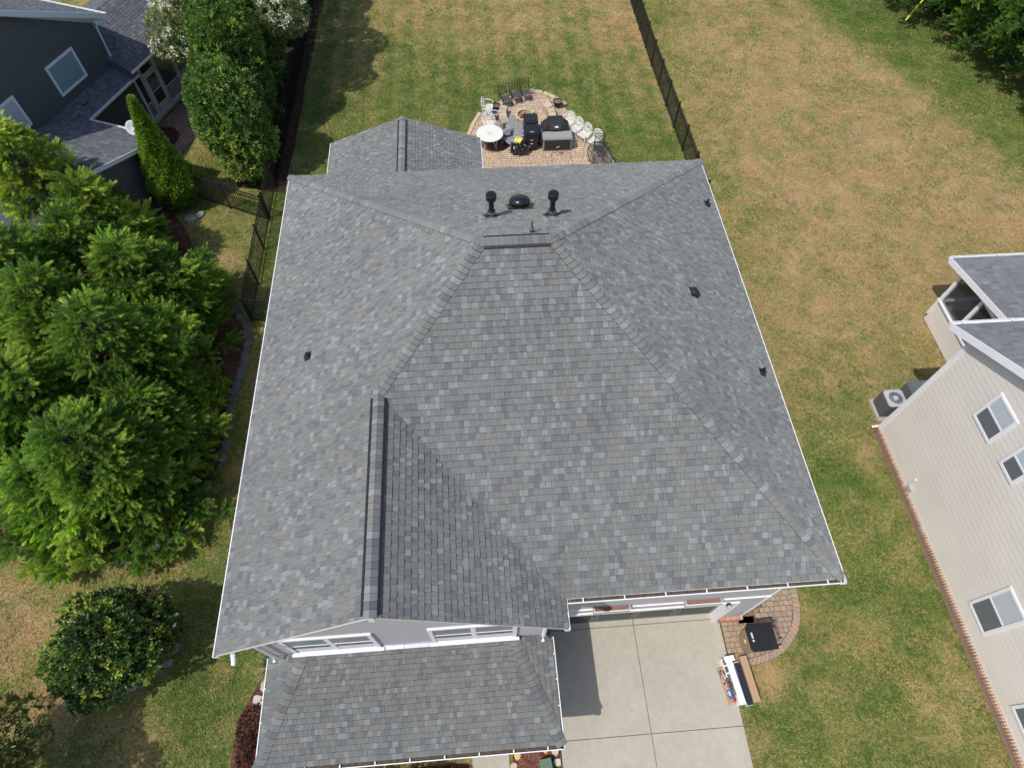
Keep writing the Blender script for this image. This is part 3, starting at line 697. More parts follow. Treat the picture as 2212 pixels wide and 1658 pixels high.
def grass():
    r=np.random.default_rng(99)
    N0=560000
    x=r.uniform(-12,36,N0); y=r.uniform(-5,39,N0); keep=r.uniform(size=N0)<np.clip(1.0-(y-8)/70,0.45,1)
    x,y=x[keep],y[keep]; P=np.stack([x,y,0.065+0.0011*np.clip(y,0,40)],1)
    x,y=P[:,0],P[:,1]
    bad=((x>5)&(x<12.74)&(y<2))|((x>0.3)&(x<13.4)&(y>-3)&(y<14))|((x>19.85)&(y<6.5))|((x>23.7)&(y<11.5))
    bad|=((x>12.7)&(x<15.45)&(y>-1.05)&(y<2.2)&(((x-12.76)/2.66)**2+((y-1.1)/2.12)**2<1))|((x>0.5)&(x<6.3)&(y<20))
    px=np.array([p[0] for p in [(6.0,19.0),(6.05,23.5),(6.35,24.5),(6.75,25.4),(7.3,26.1),(7.9,26.55),(8.6,26.85),(9.3,26.95),(9.95,26.75),(10.5,26.3),(10.95,25.7),(11.4,24.9),(11.9,24.0),(12.35,23.0),(12.75,21.9),(12.95,21.0),(13.0,19.0)]]); 
    bad|=(((x-9.4)/3.55)**2+((y-20.5)/6.6)**2<1)&(y<27.0)
    bad|=(x>20.15)&(x<22.3)&(y>6.6)&(y<8.1)
    bad|=(x<-3.0)&(x>-14)&(y>3.9)&(y<19.5)&~((x>-6.2)&(y>14.2)&(x*0.75+y>11.5))
    bad|=(x<-2.3)&(y>20.4)&~((y<23.4)&(x<-4.8)&(x>-7.0))
    bad|=(x>-1.5)&(x<0.4)&(y<0.5)
    P=P[~bad]; n=len(P); x,y=P[:,0],P[:,1]; L=P[:,2]*r.uniform(.6,1.3,n)
    def vnoise(X,Y,sc,seed):
        q=np.random.default_rng(seed).uniform(-1,1,(256,256)); X=X*sc+900; Y=Y*sc+900; i=np.floor(X).astype(int); j=np.floor(Y).astype(int); u=X-i; v=Y-j; u=u*u*(3-2*u); v=v*v*(3-2*v)
        g=lambda a,b: q[a%256,b%256]
        return (g(i,j)*(1-u)+g(i+1,j)*u)*(1-v)+(g(i,j+1)*(1-u)+g(i+1,j+1)*u)*v
    f=sum(a_*vnoise(x*1.0+.3*y*k_,y-.25*x*k_,sc,k_) for k_,(sc,a_) in enumerate(((0.45,.20),(1.1,.24),(2.3,.24),(4.6,.18))))
    d=dryness(x,y)+r.normal(size=n)*.12+f*1.1
    d=np.clip(d,0,1)[:,None]
    g=np.array([[0.100,0.175,0.040]]); o=np.array([[0.270,0.285,0.090]]); t=np.array([[0.535,0.345,0.180]])
    C=np.where(d<.5,g+(o-g)*d*2,o+(t-o)*(d-.5)*2)*r.uniform(.8,1.25,(n,1))
    V=np.zeros((n,2,3,3))
    for k in range(2):
        a=r.uniform(0,6.283,n); el=r.uniform(.25,1.2,n); dx=np.stack([np.cos(a)*np.cos(el),np.sin(a)*np.cos(el),np.sin(el)],1)*L[:,None]
        sd=np.stack([-np.sin(a),np.cos(a),np.zeros(n)],1)*0.014; b=np.stack([x,y,np.zeros(n)-.012],1)+np.stack([r.normal(size=n)*.015,r.normal(size=n)*.015,np.zeros(n)],1)
        V[:,k,0]=b-sd; V[:,k,1]=b+sd; V[:,k,2]=b+dx
    F=np.arange(n*6).reshape(n*2,3)
    ob=np_mesh('grass',V.reshape(-1,3),F,np.repeat(C,2,axis=0),mat('grass_blades',attr=True,rough=.8,spec=.15,transl=.25))
    tag(ob,kind='stuff')
grass()
def bed(name, poly, z, col, col2, sc=18):
    m=bpy.data.materials.new(name+'_ground'); m.use_nodes=True; t=m.node_tree; N=t.nodes; L=t.links; b=N['Principled BSDF']; b.inputs['Roughness'].default_value=1; b.inputs['Specular IOR Level'].default_value=0.1
    tc=N.new('ShaderNodeTexCoord'); v=N.new('ShaderNodeTexVoronoi'); v.inputs['Scale'].default_value=sc; L.new(tc.outputs['Object'],v.inputs['Vector'])
    n=N.new('ShaderNodeTexNoise'); n.inputs['Scale'].default_value=3; n.inputs['Detail'].default_value=6; L.new(tc.outputs['Object'],n.inputs['Vector'])
    mx=N.new('ShaderNodeMix'); mx.data_type='RGBA'; mx.inputs[6].default_value=(*col,1); mx.inputs[7].default_value=(*col2,1); sp=N.new('ShaderNodeSeparateColor'); L.new(v.outputs['Color'],sp.inputs[0]); L.new(sp.outputs[0],mx.inputs[0])
    sc_=N.new('ShaderNodeVectorMath'); sc_.operation='SCALE'; mr=N.new('ShaderNodeMapRange'); mr.inputs['From Min'].default_value=.3; mr.inputs['From Max'].default_value=.7; mr.inputs['To Min'].default_value=.6; mr.inputs['To Max'].default_value=1.3; L.new(n.outputs['Fac'],mr.inputs['Value'])
    L.new(mx.outputs[2],sc_.inputs[0]); L.new(mr.outputs[0],sc_.inputs['Scale']); L.new(sc_.outputs[0],b.inputs['Base Color'])
    bp=N.new('ShaderNodeBump'); bp.inputs['Distance'].default_value=0.03; L.new(v.outputs['Distance'],bp.inputs['Height']); L.new(bp.outputs[0],b.inputs['Normal'])
    mb=MB(); mb.extrude(ccw(poly),-0.05,z,m); return tag(mb.build(name),kind='structure')
def wob(p,n=6,a=0.12,seed=1):
    r=random.Random(seed); out=[]
    for i in range(len(p)):
        x0,y0=p[i]; x1,y1=p[(i+1)%len(p)]
        for k in range(n):
            t=k/n; out.append((lerp(x0,x1,t)+r.uniform(-a,a),lerp(y0,y1,t)+r.uniform(-a,a)))
    return out
bed('mulch_bed',wob([(-5.3,22.2),(-4.6,20.7),(-2.45,20.2),(-2.2,33),(-1.7,46),(-9,46),(-6.0,30)],8,0.06,1),0.012,(0.035,0.022,0.015),(0.085,0.05,0.034))
STONES=[(-3.75,13.5),(-3.35,13.0),(-3.08,12.5),(-2.95,11.9),(-2.9,11.3),(-2.95,10.7),(-3.05,10.1),(-3.15,9.5),(-3.2,8.9),(-3.15,8.3),(-3.1,7.7),(-3.1,7.1),(-3.15,6.5),(-3.25,5.9),(-3.4,5.3),(-3.7,4.75),(-4.1,4.35),(-4.6,4.0),(-5.2,3.75),(-5.9,3.55)]
bed('mulch_bed',[(-14,4.4),(-7.2,4.3)]+[(x-.05,y+.05) for x,y in STONES[::-1]]+[(-4.2,14.3),(-5.4,16.0),(-6.5,18.2),(-7.7,19.9),(-14,19)],0.010,(0.085,0.045,0.03),(0.15,0.085,0.055),10)
bed('mulch_bed',[(6.2,-4.2),(6.2,-2.2),(7.52,-2.2),(7.52,-4.2)],0.012,(0.10,0.035,0.025),(0.24,0.11,0.08),22)
bed('mulch_bed',[(-1.5,-5),(-1.4,-1.2),(-0.9,-0.2),(-0.2,0.4),(0.38,0.6),(0.38,-2.7),(5.0,-2.7),(4.9,-5)],0.012,(0.08,0.035,0.025),(0.16,0.08,0.055),22)
m_conc=mat('concrete',(0.405,0.375,0.312),0.9,noise=(1.6,0.07,8),bump=(120,0.002),spec=0.2)
weather(m_conc,0.45,0.05); weather(m_conc,6,0.05)
m_joint=mat('concrete_joint',(0.10,0.09,0.07),1.0)
def driveway():
    mb=MB(); g=0.018
    xs=[(7.55,10.10-g/2),(10.10+g/2,12.72)]
    def slab(a,b,y0,y1,z=0.02): mb.box(((a+b)/2,(y0+y1)/2,z-0.06),(b-a,y1-y0,0.12),m_conc)
    for a,b in xs:
        slab(a,b,-2.375+g/2,0.515-g/2); slab(a,b,-7.5,-2.375-g/2)
    slab(7.55,10.10-g/2,0.515+g/2,0.72,0.024); slab(10.10+g/2,12.5,0.515+g/2,0.72,0.024)
    mb.box((10.1,-3.4,-0.03),(5.1,8.3,0.06),m_joint)
    tag(mb.build('driveway'),kind='structure')
    mb=MB(); mb.box((5.6,-4.6,-0.03),(1.0,4.4,0.1),m_conc); tag(mb.build('path'),kind='structure')
driveway()
# pavers beside the garage: individual stones inside a half round with a soldier edge
m_paver=mat('concrete_paver',attr=True,rough=0.9,noise=(25,0.14),bump=(90,0.003))
PAVC=[(0.36,0.265,0.185),(0.345,0.25,0.18),(0.30,0.23,0.18),(0.38,0.275,0.185),(0.33,0.245,0.185)]
def stone(mb,pg,z,m,col,inset=0.012,rise=0.012):
    n=len(pg); cx_=sum(p[0] for p in pg)/n; cy_=sum(p[1] for p in pg)/n
    def sh(k): return [(p[0]+(cx_-p[0])*k/max(0.02,math.hypot(p[0]-cx_,p[1]-cy_)),p[1]+(cy_-p[1])*k/max(0.02,math.hypot(p[0]-cx_,p[1]-cy_))) for p in pg]
    lo=sh(0.009); hi=sh(0.009+inset); i=len(mb.v)
    mb.v.extend([(x,y,z-0.02) for x,y in lo]); mb.v.extend([(x,y,z+rise*0.35) for x,y in lo]); mb.v.extend([(x,y,z+rise) for x,y in hi])
    k=mb.mi(m)
    mb.f.append(tuple(range(i+2*n,i+3*n))); mb.m.append(k); mb.c.append(col)
    for a in (0,n):
        for j in range(n): mb.f.append((i+a+j,i+a+(j+1)%n,i+a+n+(j+1)%n,i+a+n+j)); mb.m.append(k); mb.c.append(col)
def paver_patch():
    mb=MB(); r=random.Random(4)
    C=(12.76,0.95)
    out=[(12.78,-0.98),(13.35,-0.86),(13.80,-0.80),(14.22,-0.68),(14.55,-0.50),(14.82,-0.27),(15.05,-0.02),(15.20,0.24),(15.32,0.6),(15.38,1.0),(15.36,1.5),(15.2,2.1)]
    inn=[(13.0,-0.72),(13.38,-0.66),(13.75,-0.60),(14.08,-0.50),(14.40,-0.32),(14.63,-0.12),(14.86,0.12),(15.0,0.36),(15.10,0.66),(15.16,1.0),(15.14,1.45),(15.0,1.95)]
    base=[(12.76,0.42),(12.76,-0.98)]+out[1:]+[(13.4,2.1),(13.4,0.42)]
    mb.extrude(ccw(base),-0.05,0.008,m_joint)
    inner=ccw([(12.765,0.42),(12.765,-0.72)]+inn[1:]+[(13.38,1.95),(13.38,0.42)])
    # the interior is split in two convex regions
    regs=[ccw([(12.765,0.42),(12.765,-0.66)]+inn[1:7]+[(14.98,0.42)]),ccw([(13.42,0.42),(14.98,0.42)]+inn[8:]+[(13.42,1.95)])]
    regs=[ccw([(12.765,0.42),(12.765,-0.70),(13.38,-0.66),(13.75,-0.60),(14.08,-0.50),(14.40,-0.32),(14.63,-0.12),(14.86,0.12),(15.0,0.42)]),ccw([(13.42,0.42),(15.0,0.42),(15.10,0.66),(15.16,1.0),(15.14,1.45),(15.0,1.95),(13.42,1.95)])]
    hole=ccw([(13.38,0.52),(13.7,0.50),(14.0,0.62),(14.12,0.85),(14.05,1.2),(13.38,1.3)])
    s=0.155; y=-0.8; row=0
    while y<2:
        x=12.77-r.uniform(0,0.1); h=s
        while x<15.3:
            wd=r.choice([s,s,s*1.45,s*1.2]); q=[(x,y),(x+wd,y),(x+wd,y+h),(x,y+h)]
            c=(x+wd/2,y+h/2)
            if not (area(clip(q,hole))>0.3*wd*h if clip(q,hole) else False):
                for g in regs:
                    pg=clip(q,g)
                    if len(pg)>=3 and area(pg)>0.0012: stone(mb,pg,0.012,m_paver,tuple(v*r.uniform(.9,1.08) for v in r.choice(PAVC)))
            x+=wd
        y+=h
    def along(P,d):
        L=[0]
        for i in range(1,len(P)): L.append(L[-1]+math.hypot(P[i][0]-P[i-1][0],P[i][1]-P[i-1][1]))
        d=max(0,min(1,d))*L[-1]
        for i in range(1,len(P)):
            if d<=L[i]+1e-9:
                t=(d-L[i-1])/max(1e-9,L[i]-L[i-1]); return (lerp(P[i-1][0],P[i][0],t),lerp(P[i-1][1],P[i][1],t))
        return P[-1]
    n=32
    for i in range(n):
        a,b=along(inn,i/n),along(inn,(i+1)/n); c,d=along(out,(i+1)/n),along(out,i/n)
        stone(mb,ccw([a,b,c,d]),0.014,m_paver,tuple(v*r.uniform(.88,1.06) for v in r.choice(PAVC)))
    tag(mb.build('paver_path'),kind='structure')
    bed('mulch_bed',[(13.38,0.52),(13.7,0.50),(14.0,0.62),(14.12,0.85),(14.05,1.2),(13.38,1.3)],0.03,(0.16,0.10,0.06),(0.40,0.28,0.17),26)
paver_patch()
# back patio
PATIO=[(6.0,19.0),(6.05,23.5),(6.35,24.5),(6.75,25.4),(7.3,26.1),(7.9,26.55),(8.6,26.85),(9.3,26.95),(9.95,26.75),(10.5,26.3),(10.95,25.7),(11.4,24.9),(11.9,24.0),(12.35,23.0),(12.75,21.9),(12.95,21.0),(13.0,19.0)]
def patio():
    m=bpy.data.materials.new('patio_pavers'); m.use_nodes=True; t=m.node_tree; N=t.nodes; L=t.links; b=N['Principled BSDF']; b.inputs['Roughness'].default_value=0.9
    tc=N.new('ShaderNodeTexCoord')
    mp=N.new('ShaderNodeMapping'); L.new(tc.outputs['Object'],mp.inputs[0]); mp.inputs['Rotation'].default_value=(0,0,0.05)
    bt=N.new('ShaderNodeTexBrick'); bt.inputs['Scale'].default_value=1.0; bt.inputs['Brick Width'].default_value=0.20; bt.inputs['Row Height'].default_value=0.14; bt.inputs['Mortar Size'].default_value=0.012; bt.squash=0.7; bt.squash_frequency=3
    bt.inputs['Color1'].default_value=(0.60,0.44,0.27,1); bt.inputs['Color2'].default_value=(0.47,0.35,0.275,1); bt.inputs['Mortar'].default_value=(0.24,0.165,0.13,1); bt.inputs['Bias'].default_value=0.0
    L.new(mp.outputs[0],bt.inputs['Vector'])
    n=N.new('ShaderNodeTexNoise'); n.inputs['Scale'].default_value=5; n.inputs['Detail'].default_value=6; L.new(tc.outputs['Object'],n.inputs['Vector'])
    mr=N.new('ShaderNodeMapRange'); mr.inputs['From Min'].default_value=.3; mr.inputs['From Max'].default_value=.7; mr.inputs['To Min'].default_value=.8; mr.inputs['To Max'].default_value=1.2; L.new(n.outputs['Fac'],mr.inputs['Value'])
    sc=N.new('ShaderNodeVectorMath'); sc.operation='SCALE'; L.new(bt.outputs['Color'],sc.inputs[0]); L.new(mr.outputs[0],sc.inputs['Scale']); L.new(sc.outputs[0],b.inputs['Base Color'])
    bp=N.new('ShaderNodeBump'); bp.inputs['Distance'].default_value=0.01; L.new(bt.outputs['Fac'],bp.inputs['Height']); bp.invert=True; L.new(bp.outputs[0],b.inputs['Normal'])
    mb=MB(); mb.extrude(ccw(PATIO),-0.05,0.025,m); tag(mb.build('patio'),kind='structure')
    m_cop=mat('sandstone_coping',attr=True,rough=0.9,noise=(8,0.12))
    rr=random.Random(3)
    # gravel ring under the white table
    bed('gravel_ring',[(7.3+0.72*math.cos(a/24*6.283),23.1+0.70*math.sin(a/24*6.283)) for a in range(24)],0.036,(0.10,0.055,0.045),(0.22,0.13,0.10),30)
    # raised edge: three stretches of coping
    def coping(pts,w_,z0,z1,seg,name,label,cat,col0=(0.50,0.40,0.27)):
        mb=MB()
        for i in range(len(pts)-1):
            (x0,y0),(x1,y1)=pts[i],pts[i+1]; L_=math.hypot(x1-x0,y1-y0); nx,ny=-(y1-y0)/L_,(x1-x0)/L_
            k=rr.uniform(.88,1.1); c=tuple(v*k for v in col0)
            pg=[(x0,y0),(x1,y1),(x1+nx*w_,y1+ny*w_),(x0+nx*w_,y0+ny*w_)]
            mb.extrude(ccw(pg),z0,z1-0.06,m_cop,col=tuple(v*.8 for v in c))
            stone(mb,ccw([(p[0]+(p[0]-sum(q[0] for q in pg)/4)*.03,p[1]+(p[1]-sum(q[1] for q in pg)/4)*.03) for p in pg]),z1-0.03,m_cop,c,0.01,0.03)
        o=mb.build(name); tag(o,label,cat)
    def arc(c,r,a0,a1,n): return [(c[0]+r*math.cos(math.radians(lerp(a0,a1,i/n))),c[1]+r*math.sin(math.radians(lerp(a0,a1,i/n)))) for i in range(n+1)]
    coping(PATIO[7:11][::-1],-0.24,0.0,0.12,0,'stone_edging','low sandstone edge curving round the far right of the back patio','edging')
    coping(PATIO[1:4][::-1],-0.18,0.0,0.07,0,'stone_edging','low sandstone edge along the left side of the back patio','edging')
    coping([(8.08,25.35),(7.99,25.1),(7.96,24.85),(7.97,24.6),(8.02,24.35),(8.1,24.1)][::-1],0.40,0.0,0.42,0,'seat_wall','curved sandstone seat wall on the left of the back patio','bench',(0.47,0.39,0.28))
    coping([(9.82,25.45),(10.0,25.1),(10.05,24.75),(10.05,24.45)],0.36,0.0,0.42,0,'seat_wall','curved sandstone seat wall behind the covered grill','bench',(0.47,0.39,0.28))
    # fire ring
    mb=MB(); pts=[]
    for i in range(12):
        a=i/12*6.283; c=(8.9+0.46*math.cos(a),24.9+0.46*math.sin(a)); k=rr.uniform(.85,1.1)
        mb.box((c[0],c[1],0.13),(0.17,0.22,0.24),m_cop,rz=a,col=(0.50*k,0.40*k,0.27*k))
    mb.extrude([(8.9+0.4*math.cos(i/12*6.283),24.9+0.4*math.sin(i/12*6.283)) for i in range(12)],0.02,0.12,mat('ash',(0.30,0.20,0.13),1,noise=(12,0.4)))
    for k in range(5): mb.bar((8.75+k*.05,25.05-k*.04,0.17),(8.62+k*.1,24.7+k*.03,0.2),0.05,0.05,mat('charred_wood',(0.32,0.10,0.05),0.9))
    tag(mb.build('fire_pit'),'round stone fire pit half hidden behind the black wheelie bins','fire pit')
patio()

# ------------------------------------------------------------------ fences
def fence(name,label,pts,h=1.35,step=1.83):
    """pts: polyline; posts and panels are parts"""
    F_=thing(name,label,'fence',(pts[0][0],pts[0][1],0),group=None)
    ox,oy=pts[0]
    pm=MB(); pm.box((0,0,(h+.08)/2),(0.06,0.06,h+.08),m_iron); pm.box((0,0,h+.09),(0.075,0.075,0.025),m_iron); post=None
    def put(x,y):
        nonlocal post
        if post is None: post=pm.build('post',F_); p=post
        else: p=post.copy(); COL.objects.link(p)
        p.location=(x-ox,y-oy,0)
    panels={}
    for (x0,y0),(x1,y1) in zip(pts,pts[1:]):
        L_=math.hypot(x1-x0,y1-y0); n=max(1,round(L_/step)); sl=L_/n; a=math.atan2(y1-y0,x1-x0)
        mb=MB()
        for z in (0.16,h-0.22,h-0.03): mb.box((sl/2,0,z),(sl-.06,0.026,0.032),m_iron)
        k=int(sl/0.112)
        for i in range(1,k+1):
            x=i*sl/(k+1); mb.box((x,0,h/2+.02),(0.022,0.022,h-0.02),m_iron)
        pn=mb.build('panel',F_)
        for i in range(n):
            p=pn if i==0 else pn.copy()
            if i: COL.objects.link(p)
            p.location=(x0-ox+(x1-x0)*i/n,y0-oy+(y1-y0)*i/n,0); p.rotation_euler=(0,0,a)
            put(x0+(x1-x0)*i/n,y0+(y1-y0)*i/n)
    put(*pts[-1])
fence('picket_fence','black metal picket fence running up the right side of the green back yard',[(16.35,18.2),(16.28,22),(16.12,29),(16.1,36),(16.2,48)])
fence('picket_fence','black metal picket fence between the tall hedge and the house on the left',[(0.35,12.3),(-2.92,12.9),(-2.92,20.5),(-2.72,27),(-2.6,34),(-2.5,46)])
fence('picket_fence','short black metal picket fence joining the pointed arborvitae to the left side fence',[(-6.5,20.15),(-2.95,18.45)])

# ------------------------------------------------------------------ right neighbour
def right_house():
    H=thing('house','beige sided two storey house at the right edge of the picture','house',(0,0,0))
    m_sd=mat('beige_siding',(0.69,0.64,0.585),0.55,noise=(0.8,0.03)); weather(m_sd,0.5,0.04,(1,1,2)); m_rs=mat('neighbour_shingle',attr=True,rough=0.95,noise=(120,0.3,3),spec=0.2)
    xw=19.93; yb=6.40; wm=MB(); s=0.52; yr=-1.6; zr=5.62+s*(yb-yr)
    siding(wm,(xw,0,0),(0,-1,0),(-1,0,0),[(-yb,0.40),(9.6,0.40),(9.6,5.62),(-yr,zr),(-yb,5.62)],m_sd,0.19,0.010)
    siding(wm,(0,yb,0),(-1,0,0),(0,1,0),[(-34,0.4),(-xw,0.4),(-xw,5.6),(-34,5.6)],m_sd,0.19,0.010)
    wm.box((xw,yb,3.0),(0.11,0.11,5.25),m_trim)
    wm.build('wall',H)
    # brick ledge and foundation
    bk=MB(); m_b=mat('brick_ledge',attr=True,rough=0.85,noise=(30,0.2)); y=yb
    while y>-7.0:
        c=R.choice([(0.33,0.19,0.13),(0.28,0.16,0.11),(0.36,0.22,0.15),(0.24,0.14,0.10)]); bk.box((xw-0.035,y-0.033,0.33),(0.11,0.060,0.14),m_b,col=c)
        bk.box((xw-0.03,y-0.074,0.328),(0.10,0.024,0.13),m_b,col=(0.62,0.50,0.35)); y-=0.086
    bk.box((xw-0.02,-0.3,0.12),(0.05,13.4,0.27),m_b,col=(0.30,0.20,0.15))
    bk.box((xw+.5,yb+.01,0.2),(1.2,0.07,0.36),m_b,col=(0.30,0.15,0.10))
    bk.build('brick_base',H)
    # roof
    x0=19.60; x1=34; ye=7.02; ze=5.62; rf=MB(); up=Vector((0,-1,s)).normalized(); zt=ze+s*(ye-yr)
    shingles(rf,(x0,ye,ze),(1,0,0),(0,-1,s),[[(x0,ye,ze),(23.6,ye,ze),(23.6,yr,zt),(x0,yr,zt)]],pal=[((0.165,0.168,0.182),70),((0.14,0.143,0.158),20),((0.19,0.193,0.207),10)],expo=0.143,wmin=0.28,wmax=0.34,butt=0.01,seed=61)
    rf.face([(x0,ye,ze-.012),(x1,ye,ze-.012),(x1,yr,zt-.012),(x0,yr,zt-.012)],m_deck)
    rf.face([(23.6,ye,ze+.004),(x1,ye,ze+.004),(x1,yr,zt+.004),(23.6,yr,zt+.004)],m_shingle,(0.165,0.168,0.182))
    rf.face([(x0,yr,zt),(x1,yr,zt),(x1,yr-9,zt-9*s),(x0,yr-9,zt-9*s)],m_shingle,(0.165,0.168,0.182))
    rf.face([(x0,ye-.05,ze-.12),(xw,ye-.05,ze-.12),(xw,yr,zt-.12),(x0,yr,zt-.12)],m_trim)
    rf.build('roof',H)
    rk=MB(); rk.bar((x0-.012,ye,ze-.09),(x0-.012,yr,zt-.09),0.03,0.22,m_trim,up=up); rk.bar((x0-.012,yr,zt-.09),(x0-.012,yr-9,zt-9*s-.09),0.03,0.22,m_trim); rk.box(((x0+x1)/2,ye-.14,ze-.1),(x1-x0,0.025,0.2),m_trim)
    rk.face([(xw-.2,yb,5.5),(xw-.2,ye-.1,5.5),(x1,ye-.1,5.5),(x1,yb,5.5)],m_trim)
    rk.build('fascia',H)
    gutter(H,(x0,ye+.12,ze-.01),(x1,ye+.12,ze-.01),(0,1,0),wd=0.12,step=1.5)
    d=MB(); d.tube([(xw+.08,ye+.06,5.5),(xw+.08,yb+.1,5.25),(xw+.02,yb+.1,0.35),(xw-.15,yb+.15,0.2)],0.04,m_trim,n=8); d.build('downspout',H)
    # windows on the side wall (u runs towards -y)
    def win(ya,yb_,z0,z1,up_light=True):
        zm=(z0+z1)/2; a,b=-yb_,-ya; window(H,(xw,0,0),(0,-1,0),(-1,0,0),a,b,z0,z1,[(a+.06,b-.06,zm-.03,zm+.03)],[(a+.08,b-.08,z0+.08,zm-.03,m_bl_dark),(a+.08,b-.08,zm+.03,z1-.08,m_bl_light)],fr=0.085,proud=0.045)
    win(3.76,4.70,4.40,5.63); win(2.50,3.20,4.45,5.60); win(-0.68,0.26,1.0,2.82); win(-3.5,-2.48,0.88,2.7)
    v=MB(); v.box((xw-.05,4.01,0.60),(0.09,0.2,0.2),mat('grey_vent',(0.42,0.42,0.43),0.5)); v.build('dryer_vent',H)
    v=MB(); v.lathe((xw-.03,4.15,1.0),[(0.035,-.03),(0.03,.03)],m_trim,n=10,M=Matrix.Rotation(math.pi/2,3,'Y')); v.build('faucet_plate',H)
    # screened porch behind
    px=23.85; py=11.32; pm=MB(); zk=1.16
    siding(pm,(px,0,0),(0,-1,0),(-1,0,0),[(-py,0.02),(-yb,0.02),(-yb,zk-.05),(-py,zk-.05)],m_sd,0.19,0.010)
    siding(pm,(0,py,0),(-1,0,0),(0,1,0),[(-30,.02),(-px,.02),(-px,zk-.05),(-30,zk-.05)],m_sd,0.19,0.010)
    pm.box((27,8.9,0.36),(6.2,4.8,0.04),mat('porch_floor',(0.20,0.20,0.21),0.8)); 
    pm.build('porch_wall',H)
    pt=MB()
    for y in (py-.03,9.90,8.35): pt.box((px,y,2.0),(0.13,0.13,1.75),m_trim)
    for x in (25.6,27.4): pt.box((x,py-.03,2.0),(0.13,0.13,1.75),m_trim)
    pt.box((px,9.0,zk-.01),(0.17,4.8,0.07),m_trim); pt.box((px,9.0,2.84),(0.14,4.8,0.14),m_trim); pt.box((26.8,py-.03,zk),(6,0.17,0.07),m_trim); pt.box((26.8,py-.03,2.84),(6,0.14,0.14),m_trim)
    pt.box((px-.02,py,0.95),(0.1,0.1,1.2),m_trim)
    pt.build('porch_post',H)
    sc=MB(); m_sc=mat('insect_screen',(0.05,0.05,0.055),0.6,alpha=0.55)
    sc.face([(px,6.5,zk),(px,py,zk),(px,py,2.8),(px,6.5,2.8)],m_sc); sc.face([(px,py,zk),(30,py,zk),(30,py,2.8),(px,py,2.8)],m_sc); sc.build('insect_screen',H)
    c=MB(); c.box((25.0,8.3,0.8),(0.6,0.5,0.08),m_blackmat); c.box((25.0,8.55,1.1),(0.6,0.06,0.55),m_blackmat)
    for a in (-.26,.26):
        for b in (-.22,.22): c.box((25+a,8.3+b,.58),(0.04,0.04,0.42),m_blackmat)
    tag(c.build('patio_chair'),'dark chair behind the screens of the beige house porch','chair')
    pr=MB(); xe=23.52; yE=11.93; zE=2.84; q=0.2
    shingles(pr,(xe,yE,zE),(1,0,0),(0,-1,q),[[(xe,yE,zE),(30,yE,zE),(30,6.42,zE+q*5.51),(xe,6.42,zE+q*5.51)]],pal=[((0.165,0.168,0.182),70),((0.14,0.143,0.158),20),((0.19,0.193,0.207),10)],wmin=0.28,wmax=0.34,butt=0.01,seed=62)
    pr.face([(xe,yE,zE-.01),(30,yE,zE-.01),(30,6.42,zE+q*5.51-.01),(xe,6.42,zE+q*5.51-.01)],m_deck)
    pr.face([(xe,yE,zE-.12),(px+.2,yE,zE-.12),(px+.2,6.42,zE+q*5.51-.12),(xe,6.42,zE+q*5.51-.12)],m_trim)
    p_=pr.build('porch_roof',H); f=MB(); f.bar((xe-.012,yE,zE-.09),(xe-.012,6.42,zE+q*5.51-.09),0.03,0.22,m_trim); f.build('fascia',p_)
    gutter(H,(xe,yE+.12,zE-.01),(30,yE+.12,zE-.01),(0,1,0),wd=0.12,step=1.5)
right_house()
def ac_unit(loc,label,col=(0.10,0.10,0.11),h=0.75,w_=0.66,rz=0.0):
    t=thing('air_conditioner',label,'air conditioner',loc,rz)
    m_a=mat('ac_body%.2f'%col[1],col,0.5); m_top=mat('ac_top',(0.42,0.44,0.46),0.4)
    b=MB(); b.box((0,0,h/2),(w_,w_,h-.02),m_a)
    for i in range(14):
        z=0.06+i*(h-.12)/14
        b.box((0,0,z),(w_+.025,w_+.025,0.018),m_a)
    b.build('body',t)
    g=MB(); n=28; hw=w_/2+.012
    ring=[(0.245*math.cos(i/n*6.283),0.245*math.sin(i/n*6.283)) for i in range(n)]
    sq=[]
    for i in range(n):
        a=i/n*6.283; c,s_=math.cos(a),math.sin(a); k=hw/max(abs(c),abs(s_)); k=min(k,hw*1.30); sq.append((c*k,s_*k))
    for i in range(n):
        j=(i+1)%n
        g.face([(*ring[i],h+.03),(*ring[j],h+.03),(*sq[j],h+.015),(*sq[i],h+.015)],m_top); g.face([(*sq[i],h+.015),(*sq[j],h+.015),(*sq[j],h-.04),(*sq[i],h-.04)],m_top)
        g.face([(*ring[i],h+.03),(*ring[i],h-.05),(*ring[j],h-.05),(*ring[j],h+.03)],m_top)
    g.build('top',t)
    f=MB(); f.lathe((0,0,h-.06),[(0.24,0.0),(0.24,0.005)],mat('fan_well',(0.13,0.14,0.15),0.6),n=24); f.build('fan_well',t)
    f=MB(); f.lathe((0,0,h+.02),[(0.09,0.0),(0.09,0.02),(0.06,0.03)],m_top,n=16)
    for k in range(3):
        a=k*2.094; f.bar((0.05*math.cos(a),0.05*math.sin(a),h-.01),(0.2*math.cos(a),0.2*math.sin(a),h-.02),0.11,0.006,mat('fan_blade',(0.25,0.26,0.27),0.5))
    for k in range(10): f.tube([((0.05+.02*k)*math.cos(i/20*6.283),(0.05+.02*k)*math.sin(i/20*6.283),h+.035) for i in range(20)],0.0022,m_top,n=3,closed=True)
    f.build('fan',t)
ac_unit((20.60,7.30,0.09),'dark louvred air conditioner with round fan top on the concrete pad by the beige house')
